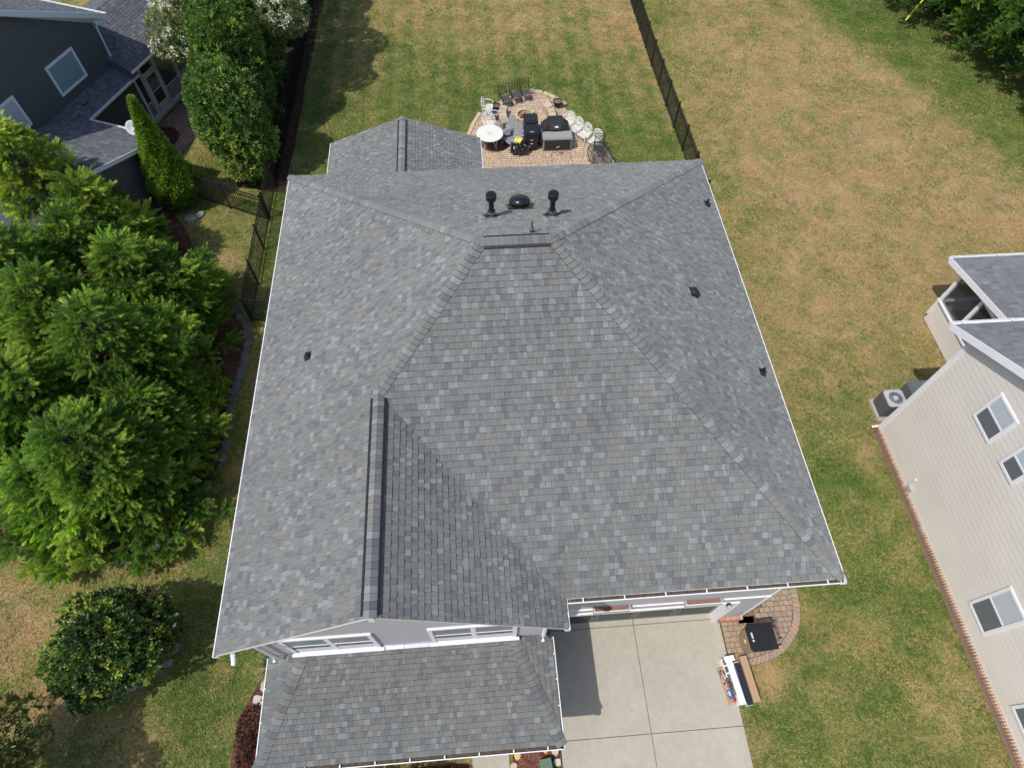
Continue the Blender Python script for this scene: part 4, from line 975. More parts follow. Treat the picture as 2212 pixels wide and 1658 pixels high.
def ribbed_bin():
    t=thing('deck_box','grey green ribbed storage bin half hidden behind the corner of the beige house','storage box',(21.75,7.62,0.0)); m=mat('grey_green_plastic',(0.12,0.14,0.145),.5)
    b=MB(); b.box((0,0,.40),(.95,.62,.80),m)
    for i in range(9): b.box((-.42+i*.105,0,.42),(.035,.65,.70),m)
    for i in range(5): b.box((0,-.24+i*.12,.42),(.98,.035,.70),m)
    b.build('body',t)
    l=MB(); l.extrude([(-.49,-.30),(-.42,-.34),(.42,-.34),(.49,-.30),(.49,.30),(.42,.34),(-.42,.34),(-.49,.30)],.80,.86,m); l.extrude([(-.42,-.26),(.42,-.26),(.42,.26),(-.42,.26)],.86,.90,m); l.build('lid',t)
ribbed_bin()
o=MB(); o.extrude([(20.18,6.80),(21.20,6.80),(21.20,7.78),(20.18,7.72)],-0.02,0.09,m_conc); tag(o.build('concrete_pad'),'pale concrete pad under the air conditioner of the beige house','slab')

# ------------------------------------------------------------------ left neighbour
def left_house():
    H=thing('house','dark blue grey sided house in the upper left corner','house',(-9.9,25.62,0),math.atan2(.927,.375))
    m_sd=mat('slate_siding',(0.092,0.094,0.098),0.6,noise=(0.8,0.06)); m_lw=mat('pale_trim',(0.66,0.68,0.72),0.5)
    s=0.53; lr=-5.6; zr=4.97+s*(0.5-lr); wm=MB()
    # local frame: x along the wall, -y towards the yard
    siding(wm,(0,0,0),(1,0,0),(0,-1,0),[(-13,0),(0,0),(0,5.15),(lr,zr),(-13,5.0)],m_sd,0.13,0.016)
    siding(wm,(0,0,0),(0,1,0),(1,0,0),[(0,0),(14,0),(14,5.1),(0,5.1)],m_sd,0.13,0.016)
    siding(wm,(0,-0.55,0),(1,0,0),(0,-1,0),[(-3.3,0),(0.14,0),(0.14,2.75),(-3.3,2.75)],m_sd,0.13,0.016)
    # wing
    siding(wm,(0,-4.25,0),(1,0,0),(0,-1,0),[(-12,0),(-3.7,0),(-3.7,2.75),(-8,4.0),(-12,2.8)],m_sd,0.13,0.016)
    siding(wm,(-3.65,0,0),(0,1,0),(1,0,0),[(-4.25,0),(-.5,0),(-.5,2.6),(-4.25,2.6)],m_sd,0.13,0.016)
    wm.build('wall',H)
    rf=MB(); v=Vector
    # main roof, gutter side
    x0=0.62; z0=5.02
    def pl(P0,e,sv,polys,seed): shingles(rf,P0,e,sv,polys,pal=PAL_DARK,seed=seed,wmin=0.12,wmax=0.24,butt=0.012); [rf.face([tuple(v(p)+v((0,0,-.012))) for p in P],m_deck) for P in polys]
    pl((x0,-.38,z0),(0,1,0),(-1,0,s),[[(x0,-.38,z0),(x0,6,z0),(lr,6,z0+s*(x0-lr)),(lr,-.38,z0+s*(x0-lr))]],71)
    rf.face([(x0,6,z0),(x0,14,z0),(lr,14,z0+s*(x0-lr)),(lr,6,z0+s*(x0-lr))],m_shingle,(0.085,0.088,0.11))
    rf.face([(lr,-.38,z0+s*(x0-lr)),(lr,14,z0+s*(x0-lr)),(-13,14,4.9),(-13,-.38,4.9)],m_shingle,(0.085,0.088,0.11))
    rf.face([(x0,-.36,z0-.14),(0,0.0,z0-.14+.0),(lr,0,z0+s*(x0-lr)-.14),(lr,-.36,z0+s*(x0-lr)-.14)],m_lw)
    # porch roof
    py,pz,pr,pzr=-1.05,2.97,1.66,4.17; q=(pzr-pz)/(pr-py)
    pl((-.15,py,pz),(1,0,0),(0,1,q),[[(-.15,py,pz),(4.1,py,pz),(4.1,pr,pzr),(-.15,pr,pzr)]],72)
    pl((4.1,2*pr-py,pz),(-1,0,0),(0,-1,q),[[(0.1,2*pr-py,pz),(4.1,2*pr-py,pz),(4.1,pr,pzr),(0.1,pr,pzr)]],73)
    rf.face([(-.15,py,pz),(-.15,0.02,pz+q*1.07),(-.15,0.02,2.4),(-.15,py,2.6)],m_shingle,(0.08,0.085,0.1))
    # pent roof between
    pl((-3.3,-.88,2.60),(1,0,0),(0,1,.42),[[(-3.3,-.88,2.60),(0.22,-.88,2.60),(0.22,0.0,2.97),(-4.5,0.0,2.97)]],74)
    # wing roof
    wq=0.30
    pl((-3.3,-4.5,2.62),(0,1,0),(-1,0,wq),[[(-3.3,-4.5,2.62),(-3.3,-.88,2.62),(-4.5,0.0,2.62+wq*1.2),(-8,0,2.62+wq*4.7),(-8,-4.5,2.62+wq*4.7)]],75)
    rf.face([(-8,-4.5,2.62+wq*4.7),(-8,0,2.62+wq*4.7),(-12.6,0,2.64),(-12.6,-4.5,2.64)],m_shingle,(0.085,0.088,0.11))
    rf.build('roof',H)
    f=MB()
    f.bar((x0,-.39,z0-.09),(lr,-.39,z0+s*(x0-lr)-.09),0.03,0.2,m_lw); f.bar((-3.3,-4.51,2.54),(-8,-4.51,2.54+wq*4.7),0.03,0.17,m_lw); f.bar((-8,-4.51,2.54+wq*4.7),(-12.6,-4.51,2.54),0.03,0.17,m_lw)
    f.box((2,py+.13,pz-.1),(4.1,0.03,0.16),m_lw); f.bar((4.1,py,pz-.06),(4.1,pr,pzr-.06),0.03,0.14,m_lw)
    f.build('fascia',H)
    gutter(H,(x0+.12,-.38,z0),(x0+.12,9,z0),(1,0,0),wd=0.12,step=1.5)
    gutter(H,(-.15,py-.11,pz),(4.1,py-.11,pz),(0,-1,0),wd=0.12,step=1.2)
    gutter(H,(-3.22,-.99,2.60),(0.25,-.99,2.60),(0,-1,0),wd=0.12,step=1.2)
    gutter(H,(-3.19,-4.5,2.62),(-3.19,-1.0,2.62),(1,0,0),wd=0.12,step=1.2)
    d=MB(); d.tube([(0.55,-.42,4.95),(0.12,-.12,4.7),(0.06,-.1,3.4),(0.06,-.1,3.1),(0.2,-.3,3.0)],0.045,m_lw,n=8); d.build('downspout',H)
    # windows
    window(H,(0,0,0),(1,0,0),(0,-1,0),-3.10,-1.46,3.38,4.66,None,[(-3.0,-1.56,3.48,4.56,blinds_mat('blue_blinds',(0.26,0.34,0.39),(0.20,0.27,0.31),22))],fr=0.10)
    window(H,(0,0,0),(1,0,0),(0,-1,0),-6.6,-4.98,3.38,4.66,[(-5.85,-5.75,3.44,4.6)],[(-6.5,-5.85,3.48,4.56,m_bl_light),(-5.75,-5.08,3.48,4.56,m_bl_light)],fr=0.10)
    # screened porch front
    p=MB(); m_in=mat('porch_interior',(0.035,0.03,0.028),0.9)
    for x in (0.16,0.66,1.66,2.88,4.0): p.box((x,-.55,1.50),(0.12,0.12,2.85),m_lw)
    p.box((2.08,-.55,0.10),(4.0,0.16,0.2),m_lw); p.box((2.08,-.55,2.86),(4.0,0.14,0.16),m_lw)
    p.box((2.08,-.50,0.88),(3.9,0.05,0.05),m_lw); p.box((1.16,-.55,2.1),(0.95,0.08,0.1),m_lw)
    for (a,b) in ((0.2,0.6),(1.72,2.82),(2.94,3.94)):
        n=int((b-a)/0.115)
        for i in range(n+1): p.box((a+(b-a)*i/n,-.56,0.52),(0.035,0.03,0.68),m_lw)
    p.build('porch_frame',H)
    d=MB(); d.box((1.16,-.58,0.35),(0.9,0.05,0.45),m_lw)
    for x in (0.76,1.56): d.box((x,-.58,1.1),(0.13,0.05,1.95),m_lw)
    d.box((1.16,-.58,2.0),(0.9,0.05,0.14),m_lw); d.box((1.16,-.58,1.22),(0.7,0.04,0.05),m_lw)
    dd=d.build('door',H); g=MB(); g.box((1.16,-.565,1.28),(0.7,0.01,1.4),mat('door_glass',(0.05,0.06,0.065),0.15,spec=.7)); g.build('pane',dd)
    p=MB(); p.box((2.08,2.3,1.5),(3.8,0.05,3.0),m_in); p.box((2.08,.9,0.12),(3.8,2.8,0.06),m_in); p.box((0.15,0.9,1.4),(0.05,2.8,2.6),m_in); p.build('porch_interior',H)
    w2=MB()
    for i in range(5): w2.box((1.9+i*.45,2.25,1.5),(0.03,0.04,1.6),m_lw)
    for z in (0.9,1.5,2.2): w2.box((2.8,2.25,z),(1.8,0.04,0.03),m_lw)
    w2.build('window',H)
    sc=MB(); sc.face([(0.2,-.5,0.2),(4,-.5,0.2),(4,-.5,2.8),(0.2,-.5,2.8)],mat('insect_screen',(0.05,0.05,0.055),0.6,alpha=0.55)); sc.build('insect_screen',H)
    b=MB(); b.box((-2.6,-.35,2.90),(0.30,0.24,0.10),mat('roof_vent_grey',(0.10,0.10,0.13),0.6),M=Matrix.Rotation(.38,3,'X')); b.build('roof_vent',H)
left_house()
def dish():
    t=thing('satellite_dish','white oval satellite dish beside the pointed arborvitae on the dark house roof','satellite dish',(-8.22,20.78,2.66))
    m=mat('dish_white',(0.72,0.72,0.72),0.4)
    d=Vector((0.35,-0.75,0.62)).normalized(); RM=d.to_track_quat('Z','Y').to_matrix(); c=Vector((0.42,0.0,0.52))
    b=MB(); b.lathe(c,[(0.01,-.05),(0.14,-.035),(0.24,-.008),(0.30,0.03),(0.29,0.035),(0.2,0.0),(0.02,-.03)],m,n=28,M=RM,sx=0.88); b.build('reflector',t,smooth=True)
    b=MB(); b.tube([(0.0,0,0.0),(0.18,0,0.32),c-d*.05],0.02,mat('dish_arm',(0.25,0.25,0.26),0.5),n=8); b.build('mast',t)
    b=MB(); b.tube([c-Vector((0,0,.24)),c+d*.42-Vector((0,0,.18))],0.012,mat('dish_arm',(0.25,0.25,0.26),0.5),n=6); b.box(c+d*.42-Vector((0,0,.18)),(0.07,0.07,0.09),m); b.build('feed_arm',t)
dish()
# paved walk beside the left house
def left_walk():
    m=bpy.data.materials.new('slate_walk'); m.use_nodes=True; t=m.node_tree; N=t.nodes; L=t.links; b=N['Principled BSDF']; b.inputs['Roughness'].default_value=.9
    tc=N.new('ShaderNodeTexCoord'); mp=N.new('ShaderNodeMapping'); mp.inputs['Rotation'].default_value=(0,0,-1.186); L.new(tc.outputs['Object'],mp.inputs[0])
    bt=N.new('ShaderNodeTexBrick'); bt.inputs['Scale'].default_value=1; bt.inputs['Brick Width'].default_value=.46; bt.inputs['Row Height'].default_value=.24; bt.inputs['Mortar Size'].default_value=.014; bt.squash=.6; bt.squash_frequency=3
    bt.inputs['Color1'].default_value=(0.17,0.13,0.12,1); bt.inputs['Color2'].default_value=(0.25,0.19,0.165,1); bt.inputs['Mortar'].default_value=(0.03,0.025,0.02,1)
    L.new(mp.outputs[0],bt.inputs[0]); L.new(bt.outputs['Color'],b.inputs['Base Color'])
    mb=MB(); mb.extrude(ccw([(-9.1,25.3),(-7.7,28.8),(-5.9,28.1),(-6.5,26.4),(-7.1,24.6),(-7.6,23.2),(-8.3,22.3),(-8.9,22.5),(-8.9,23.2)]),-.05,0.02,m); tag(mb.build('path'),kind='structure')
    bed('mulch_bed',[(-9.0,25.2),(-8.45,25.2),(-8.05,24.8),(-7.95,24.2),(-8.2,23.6),(-8.9,23.0),(-9.6,23.2)],0.035,(0.05,0.025,0.02),(0.09,0.05,0.045),26)
left_walk()

# ------------------------------------------------------------------ vegetation
m_leafc=mat('conifer_foliage',attr=True,rough=0.65,spec=0.25,transl=0.35)
m_leafb=mat('broadleaf_foliage',attr=True,rough=0.42,spec=0.4,transl=0.22)
m_leafg=mat('glossy_foliage',attr=True,rough=0.45,spec=0.4,transl=0.2)
m_bark=mat('bark',(0.11,0.08,0.06),0.9,noise=(12,0.3),bump=(30,0.01))
def rand_rot(dirs, roll):
    """orthonormal frames with x = dirs"""
    d=dirs/np.linalg.norm(dirs,axis=1,keepdims=True)
    up=np.tile(np.array([[0.0,0.0,1.0]]),(len(d),1)); par=np.abs(d[:,2])>0.97; up[par]=(0,1,0)
    y=np.cross(up,d); y/=np.linalg.norm(y,axis=1,keepdims=True); z=np.cross(d,y)
    c=np.cos(roll)[:,None]; s=np.sin(roll)[:,None]
    return np.stack([d, y*c+z*s, z*c-y*s],axis=2)     # columns
def stamp(name, tmpl, pos, dirs, roll, scl, cols, m, parent, colvar=0.12, tipcol=None, tmpl_t=None):
    """tmpl (k,nv,3) little faces; one copy per position"""
    k,nv,_=tmpl.shape; n=len(pos); Rm=rand_rot(dirs,roll)
    V=np.einsum('nij,kvj->nkvi',Rm,tmpl)*scl[:,None,None,None]+pos[:,None,None,:]
    F=np.arange(n*k*nv).reshape(n*k,nv)
    C=np.repeat(cols[:,None,:],k,axis=1)*NR.uniform(1-colvar,1+colvar,(n,k,1))
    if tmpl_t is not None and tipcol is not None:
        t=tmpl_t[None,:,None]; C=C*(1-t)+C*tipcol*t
    return np_mesh(name,V.reshape(-1,3),F,C.reshape(-1,3),m,parent)
def plume(n,L=0.34,bl=0.13,bw=0.026,spread=0.75,seed=0):
    """feathery spray along +x, slightly drooping"""
    r=np.random.default_rng(seed); out=[]; ts=[]
    for i in range(n):
        t=(i+.5)/n; a=r.uniform(0,2*math.pi); x=t*L*0.85; dz=-0.25*x*x/L
        th=spread*(1-0.55*t)*r.uniform(.7,1.2)
        d=np.array([math.cos(th),math.sin(th)*math.cos(a),math.sin(th)*math.sin(a)*0.8-0.1]); d/=np.linalg.norm(d)
        b=np.array([x,0,dz]); l=bl*(1.05-0.35*t)*r.uniform(.8,1.2)
        sd=np.cross(d,r.normal(size=3)); sd/=np.linalg.norm(sd)
        out.append([b-sd*bw*.35,b+d*l*.5+sd*bw*.5-sd*0,b+d*l]); ts.append(min(1,0.3+0.7*t))
    return np.array(out),np.array(ts)
def conifer(label, x, y, h, Rr, seed, nb=190, base=0.5, cols=((0.090,0.175,0.038),(0.165,0.275,0.054),(0.280,0.380,0.080)), scl=1.0, kind='conifer', group=None, per=24, lean=(0,0), prof=0.75, low=0.08, psize=1.0, wts=(0.42,0.4,0.18), blades=54):
    T=thing(kind+'_tree',label,'tree',(x,y,0),group=group)
    r=np.random.default_rng(seed)
    tr=MB(); tr.tube([(0,0,0),(lean[0]*.4,lean[1]*.4,h*.4),(lean[0]*.8,lean[1]*.8,h*.8),(lean[0],lean[1],h*.97)],0.16*h/7,m_bark,n=8,r2=0.03)
    P=[];D=[];C=[];Sx=[]
    cols=np.array(cols)
    for i in range(nb):
        t=(i+r.uniform())/nb; z=h*(low+(0.99-low)*t**1.15); rr=Rr*(1-(z/h)**1.25)**prof*r.uniform(.55,1.12)*(1+.18*math.sin(i*2.39996*1.0+seed+z*1.7))+0.12
        a=i*2.39996+r.uniform(-.4,.4); ax=np.array([math.cos(a),math.sin(a),0]); tip=np.array([lean[0]*z/h,lean[1]*z/h,0])+ax*rr; tip[2]=z-0.06*rr+r.uniform(-.15,.15)
        st=np.array([lean[0]*z/h,lean[1]*z/h,z+0.10*rr])
        if rr>0.5: tr.tube([tuple(st*0.98+np.array([0,0,-.25])),tuple(st*.5+tip*.5+np.array([0,0,.02])),tuple(tip)],0.028,m_bark,n=4,r2=0.008)
        base_c=cols[r.choice(len(cols),p=wts)]*r.uniform(.85,1.15)
        m=max(4,int(per*(0.5+rr/Rr)))
        ncl=1 if rr<.8 else (2 if rr<1.6 else 3)
        for q in range(ncl):
            fc=1.0-q*0.27; off=r.normal(size=3)*np.array([.16,.16,.08])*(q>0); cc=st*(1-fc)+tip*fc+off; cr_=r.uniform(.20,.34)*psize
            bc=base_c*r.uniform(.82,1.18)
            for j in range(max(3,int(m*(.55 if q==0 else .32)))):
                g=r.normal(size=3); g/=np.linalg.norm(g)+1e-9; g[2]=abs(g[2])*.8-.15
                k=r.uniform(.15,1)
                P.append(cc+g*cr_*k); D.append(g*0.9+ax*0.75+np.array([0,0,.15])+r.normal(size=3)*.25); C.append(bc*r.uniform(.82,1.18)*(0.70+0.35*k)*(1-.05*q)); Sx.append(r.uniform(.8,1.25)*psize*(1-.08*q))  # sprays deeper in a clump coloured darker, painting the shade between tufts
    tr.build('trunk',T)
    P=np.array(P);D=np.array(D);C=np.array(C);Sx=np.array(Sx)
    tm,tt=plume(blades,L=0.38,bl=0.15,bw=0.027 if blades>40 else 0.04,seed=seed)
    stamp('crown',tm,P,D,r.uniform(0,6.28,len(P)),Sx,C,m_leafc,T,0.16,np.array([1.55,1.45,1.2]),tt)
    return T
CON='bushy cedar like evergreens in the mulch bed on the left'
conifer('feathery evergreen at the lower right of the big left cluster, nearest the house wall',-5.35,5.6,5.2,2.25,1,210,group=CON)
conifer('feathery evergreen in the middle of the left cluster beside the curved stone edging',-5.5,9.3,5.6,2.45,2,230,group=CON)
conifer('feathery evergreen at the upper right of the left cluster, below the pointed arborvitae',-5.75,12.5,4.8,2.4,3,220,group=CON)
conifer('yellowish evergreen with a rounded tip just below the satellite dish',-7.9,15.7,4.9,1.55,4,170,group=CON,cols=((0.095,0.175,0.038),(0.19,0.285,0.056),(0.33,0.40,0.085)),wts=(.25,.4,.35))
conifer('yellow tipped evergreen at the left edge in front of the dark grey house',-9.9,16.6,6.4,2.1,5,190,group=CON,cols=((0.10,0.175,0.038),(0.21,0.295,0.056),(0.34,0.41,0.085)),wts=(.25,.4,.35))
conifer('tall evergreen in the left cluster cut by the picture edge, above its middle',-9.2,11.9,6.4,2.5,6,220,group=CON)
conifer('bright green evergreen at the left edge, lowest of the cluster above the dry lawn',-9.0,7.1,6.2,2.7,7,240,group=CON,cols=((0.095,0.19,0.038),(0.18,0.295,0.054),(0.30,0.405,0.080)))
conifer('low feathery evergreen at the bottom of the cluster beside the small stone edging end',-7.0,5.2,3.6,1.7,8,130,group=CON,cols=((0.095,0.19,0.038),(0.18,0.295,0.054),(0.30,0.405,0.080)))
conifer('feathery evergreen squeezed in the centre of the left cluster between its taller neighbours',-7.5,10.6,5.6,2.2,21,190,group=CON)
conifer('feathery evergreen in the left cluster just below the yellowish rounded one',-7.9,13.9,4.8,1.9,22,170,group=CON)
conifer('feathery evergreen in the left cluster between the lower right tree and the picture edge',-7.3,7.4,5.4,2.2,23,190,group=CON)
conifer('small feathery evergreen filling the right side of the cluster by the curved stones',-4.75,7.5,3.6,1.5,24,110,group=CON)
FAR='dark evergreens in the upper right corner'
for i,(x,y,h,r_) in enumerate([(33.9,34.3,8,3.2),(35.0,30.5,8.5,3.4),(36.0,26.8,8.5,3.5),(36.8,23.0,8,3.3),(37.2,35.9,9,3.3),(38.6,31.4,9,3.3),(40.0,27.2,9,3.3),(33.4,38.2,8,3.2)]):
    lb=['dark evergreen at the left end of the upper right row behind the yellow guy wire','dark evergreen second from the left in the upper right row','dark evergreen in the middle of the upper right row','dark evergreen at the right picture edge, lowest of the upper right row','evergreen in the second row behind the left end of the upper right trees','evergreen in the second row behind the middle of the upper right trees','evergreen in the back at the far upper right picture edge','evergreen at the top picture edge, farthest left of the upper right trees'][i]
    conifer(lb,x,y,h,r_,40+i,200,group=FAR,cols=((0.055,0.12,0.034),(0.095,0.185,0.044),(0.17,0.265,0.055)),wts=(.45,.38,.17),psize=1.15,per=30,low=.15,prof=.45,blades=36)
def leaf_rosette(n,L,wd,seed=0,spread=1.1):
    r=np.random.default_rng(seed); out=[]
    for i in range(n):
        a=i*2.4+r.uniform(-.4,.4); th=r.uniform(.25,spread); d=np.array([math.cos(th),math.sin(th)*math.cos(a),math.sin(th)*math.sin(a)])
        sd=np.cross(d,np.array([1,0,0])); sd/=np.linalg.norm(sd)+1e-9; sd=sd+r.normal(size=3)*.35; sd/=np.linalg.norm(sd)
        b=d*L*.15+r.normal(size=3)*L*.18; l=L*r.uniform(.75,1.15)
        out.append([b,b+d*l*.5+sd*wd*.5,b+d*l,b+d*l*.5-sd*wd*.5])
    return np.array(out)
def broadleaf(name,label,cat,x,y,shape,seed,n,L,wd,cols,wts,m,group=None,k=11,trunk=0.1,lump=0.42,flowers=None,inner=0.25,updir=0.35,stems=1):
    """shape: list of ellipsoids (cx,cy,cz,rx,ry,rz)"""
    T=thing(name,label,cat,(x,y,0),group=group); r=np.random.default_rng(seed); cols=np.array(cols)
    top=max(s[2] for s in shape); tr=MB()
    for q in range(max(stems,1)):
        a=q*2.4
        for s in shape:
            tr.tube([(0.12*math.cos(a)*(stems>1),0.12*math.sin(a)*(stems>1),0),(s[0]*.4+.1*math.cos(a),s[1]*.4+.1*math.sin(a),s[2]*.5),(s[0]+.2*math.cos(a)*s[3],s[1]+.2*math.sin(a)*s[4],s[2]+s[5]*.4)],trunk,m_bark,n=6,r2=0.015)
    tr.build('trunk',T)
    P=[];D=[];C=[];Sx=[]
    vol=np.array([s[3]*s[4]+s[3]*s[5]+s[4]*s[5] for s in shape]); pr=vol/vol.sum()
    for i,s in enumerate(shape):
        ni=int(n*pr[i]); g=r.normal(size=(ni,3)); g/=np.linalg.norm(g,axis=1,keepdims=True)
        # lumps: a few random directions push the surface in and out and share a colour
        ld=r.normal(size=(26,3)); ld/=np.linalg.norm(ld,axis=1,keepdims=True); near=np.argmax(g@ld.T,axis=1); lumpv=r.uniform(-1,1,26)[near]
        dist=np.max(g@ld.T,axis=1); rad=1+lump*(lumpv*.35+(dist-.9)*2.2)
        rad*=np.where(r.uniform(size=ni)<inner,r.uniform(.55,.95,ni),r.uniform(.94,1.05,ni))
        p=g*np.array(s[3:6])*rad[:,None]+np.array(s[:3]); p[:,2]=np.maximum(p[:,2],0.06)
        P.append(p); D.append(g/np.array(s[3:6])+r.normal(size=(ni,3))*.35+np.array([0,0,updir]))
        ci=r.choice(len(cols),p=wts,size=ni); lc=r.choice(len(cols),p=wts,size=26)[near]; ci=np.where(r.uniform(size=ni)<.5,lc,ci)
        C.append(cols[ci]*r.uniform(.8,1.2,(ni,1))); Sx.append(r.uniform(.75,1.25,ni))
    P=np.concatenate(P);D=np.concatenate(D);C=np.concatenate(C);Sx=np.concatenate(Sx)
    stamp('crown',leaf_rosette(k,L,wd,seed),P,D,r.uniform(0,6.28,len(P)),Sx,C,m,T,0.18)
    if flowers:
        nf,fs,fc,test=flowers; idx=[i for i in r.permutation(len(P)) if test(P[i],D[i])][:nf]
        fp=P[idx]+D[idx]/np.linalg.norm(D[idx],axis=1,keepdims=True)*0.05
        # each panicle = a cluster of small petals
        cl=[];dl=[]
        for p in fp:
            for j in range(7): cl.append(p+r.normal(size=3)*fs*.55); dl.append(r.normal(size=3)+np.array([0,0,.8]))
        cl=np.array(cl);dl=np.array(dl)
        stamp('blossom',leaf_rosette(7,fs*.9,fs*.45,seed+1,1.5),cl,dl,r.uniform(0,6.28,len(cl)),r.uniform(.7,1.2,len(cl)),np.tile(np.array([fc]),(len(cl),1))*r.uniform(.85,1.1,(len(cl),1)),mat('petals',attr=True,rough=.8,transl=.2),T,0.08)
    return T
HC=((0.060,0.120,0.026),(0.110,0.200,0.040),(0.185,0.295,0.055),(0.32,0.40,0.08))
HW=(.28,.38,.27,.07); HG='tall leafy evergreens behind the left side fence'
broadleaf('laurel_tree','dense dark leafy evergreen nearest the short fence on the left','tree',-4.15,21.8,[(0,0,2.5,1.4,1.45,2.4),(0.1,0,3.7,1.0,1.05,1.4),(-.5,.9,2.4,1.1,1.0,1.9)],51,6500,0.15,0.055,HC,HW,m_leafb,HG,k=10)
broadleaf('laurel_tree','dense leafy evergreen in the middle of the left hedge row','tree',-4.2,24.9,[(0,0,3.1,1.4,1.6,3.0),(-.6,-.5,3.3,1.0,1.0,1.6),(0,0,4.9,1.2,1.1,1.4)],52,6500,0.15,0.055,HC,HW,m_leafb,HG,k=10)
broadleaf('laurel_tree','tall dark evergreen at the top of the left hedge between two white flowering trees','tree',-4.4,28.6,[(0,0,3.6,1.55,1.8,3.5),(0,0,6.0,1.2,1.2,1.5)],53,6500,0.15,0.055,HC,HW,m_leafb,HG,k=10)
broadleaf('laurel_tree','leafy evergreen at the top picture edge beyond the left hedge','tree',-4.4,33.3,[(0,0,4.3,2.2,2.4,4.1)],54,4500,0.18,0.07,HC,HW,m_leafb,HG,k=9)
CM=((0.085,0.14,0.042),(0.145,0.21,0.07),(0.20,0.25,0.09),(0.25,0.24,0.095)); CW=(.3,.35,.25,.1)
FL=(0.74,0.69,0.62)
broadleaf('crepe_myrtle','pale green tree with white blossoms beside the dark house screened porch','tree',-6.1,27.2,[(0,0,3.5,1.5,1.6,1.5),(-0.3,-1.0,4.1,1.35,1.3,1.2),(0.2,0.8,4.8,1.5,1.5,1.3)],55,5200,0.11,0.05,CM,CW,m_leafb,'white flowering trees on the left',k=9,trunk=.06,stems=3,flowers=(190,0.13,FL,lambda p,d:d[2]>0.0))
broadleaf('crepe_myrtle','tree with sparse white blossoms leaning over the fence above the shaded back lawn','tree',-3.3,28.6,[(0.3,0,4.6,1.6,1.7,1.6),(1.0,-1.2,4.3,1.1,1.1,1.0),(0.6,1.6,5.4,1.5,1.5,1.3)],56,4600,0.11,0.05,CM,CW,m_leafb,'white flowering trees on the left',k=9,trunk=.06,stems=3,flowers=(130,0.14,FL,lambda p,d:d[2]>0.0 and p[0]>0.2))
# trees further along the fence, mostly above the picture, whose shade lies on the lawn
broadleaf('laurel_tree','broad leafy tree at the top picture edge whose shade crosses the lawn','tree',-4.0,38.0,[(0,0,5.2,2.8,3.0,4.6)],57,3000,0.22,0.09,HC,HW,m_leafb,HG,k=9)
# magnolia
MG=((0.034,0.070,0.020),(0.075,0.145,0.032),(0.22,0.30,0.05),(0.33,0.38,0.07),(0.22,0.15,0.05))
broadleaf('magnolia_tree','round glossy dark green magnolia in the lower left lawn','tree',-4.45,0.75,[(0.1,0.1,1.7,1.2,1.15,1.15),(-0.55,-.25,1.45,1.05,1.0,.9),(0.1,.1,2.5,0.75,0.75,0.7),(-.35,.65,1.8,0.9,0.7,.8),(.75,.45,1.5,.75,.65,.6),(-.45,-.95,1.2,.65,.55,.5)],58,4300,0.115,0.058,MG,(.42,.28,.17,.11,.02),m_leafg,None,k=10,trunk=.05,lump=.5,inner=.35,updir=.6)
# bottom left corner tree
YL=((0.05,0.07,0.02),(0.12,0.15,0.04),(0.20,0.21,0.06),(0.22,0.16,0.05))
broadleaf('young_oak','loose yellow green tree in the bottom left corner','tree',-6.7,-1.6,[(0.2,0.2,2.3,1.0,0.9,1.0),(-.5,.6,2.8,0.8,0.7,.8),(0.1,-.9,2.6,0.8,0.8,1.0)],59,1300,0.13,0.05,YL,(.25,.35,.3,.1),m_leafb,None,k=9,trunk=.06,lump=.5,updir=.3)
broadleaf('shade_tree','broad dark tree at the bottom left picture edge casting the shade on the lawn','tree',-7.2,-4.3,[(0.2,0.0,3.9,1.7,1.7,1.5),(-.9,.5,4.6,1.6,1.6,1.4),(.6,-1.0,3.6,1.5,1.4,1.2)],60,3000,0.16,0.07,YL,(.4,.35,.2,.05),m_leafb,None,k=9,trunk=.12,lump=.4)
# burgundy shrubs under the porch eave
BU=((0.045,0.012,0.018),(0.10,0.028,0.035),(0.17,0.06,0.05),(0.07,0.05,0.02))
broadleaf('barberry_shrub','large burgundy leaved shrub left of the front porch roof','shrub',-0.35,-1.75,[(0,0,0.75,0.72,0.85,0.75),(0.15,-.7,0.7,0.6,0.7,0.7)],61,2600,0.055,0.026,BU,(.3,.35,.2,.15),m_leafb,'burgundy shrubs',k=12,trunk=.02,lump=.3)
broadleaf('barberry_shrub','burgundy shrub under the left corner of the front gutter, at the bottom edge','shrub',0.25,-3.3,[(0,0,0.6,0.8,0.6,0.65)],62,1300,0.055,0.026,BU,(.3,.35,.2,.15),m_leafb,'burgundy shrubs',k=12,trunk=.02,lump=.3)
broadleaf('barberry_shrub','low burgundy and green shrub under the middle of the front gutter','shrub',3.9,-3.25,[(0,0,0.45,1.15,0.45,0.5)],63,1500,0.055,0.026,BU,(.25,.3,.2,.25),m_leafb,'burgundy shrubs',k=12,trunk=.02,lump=.35)
broadleaf('barberry_shrub','burgundy shrub under the front gutter between the corner and the middle','shrub',2.0,-3.3,[(0,0,0.5,0.9,0.5,0.55)],64,1300,0.055,0.026,BU,(.3,.35,.2,.15),m_leafb,'burgundy shrubs',k=12,trunk=.02,lump=.35)
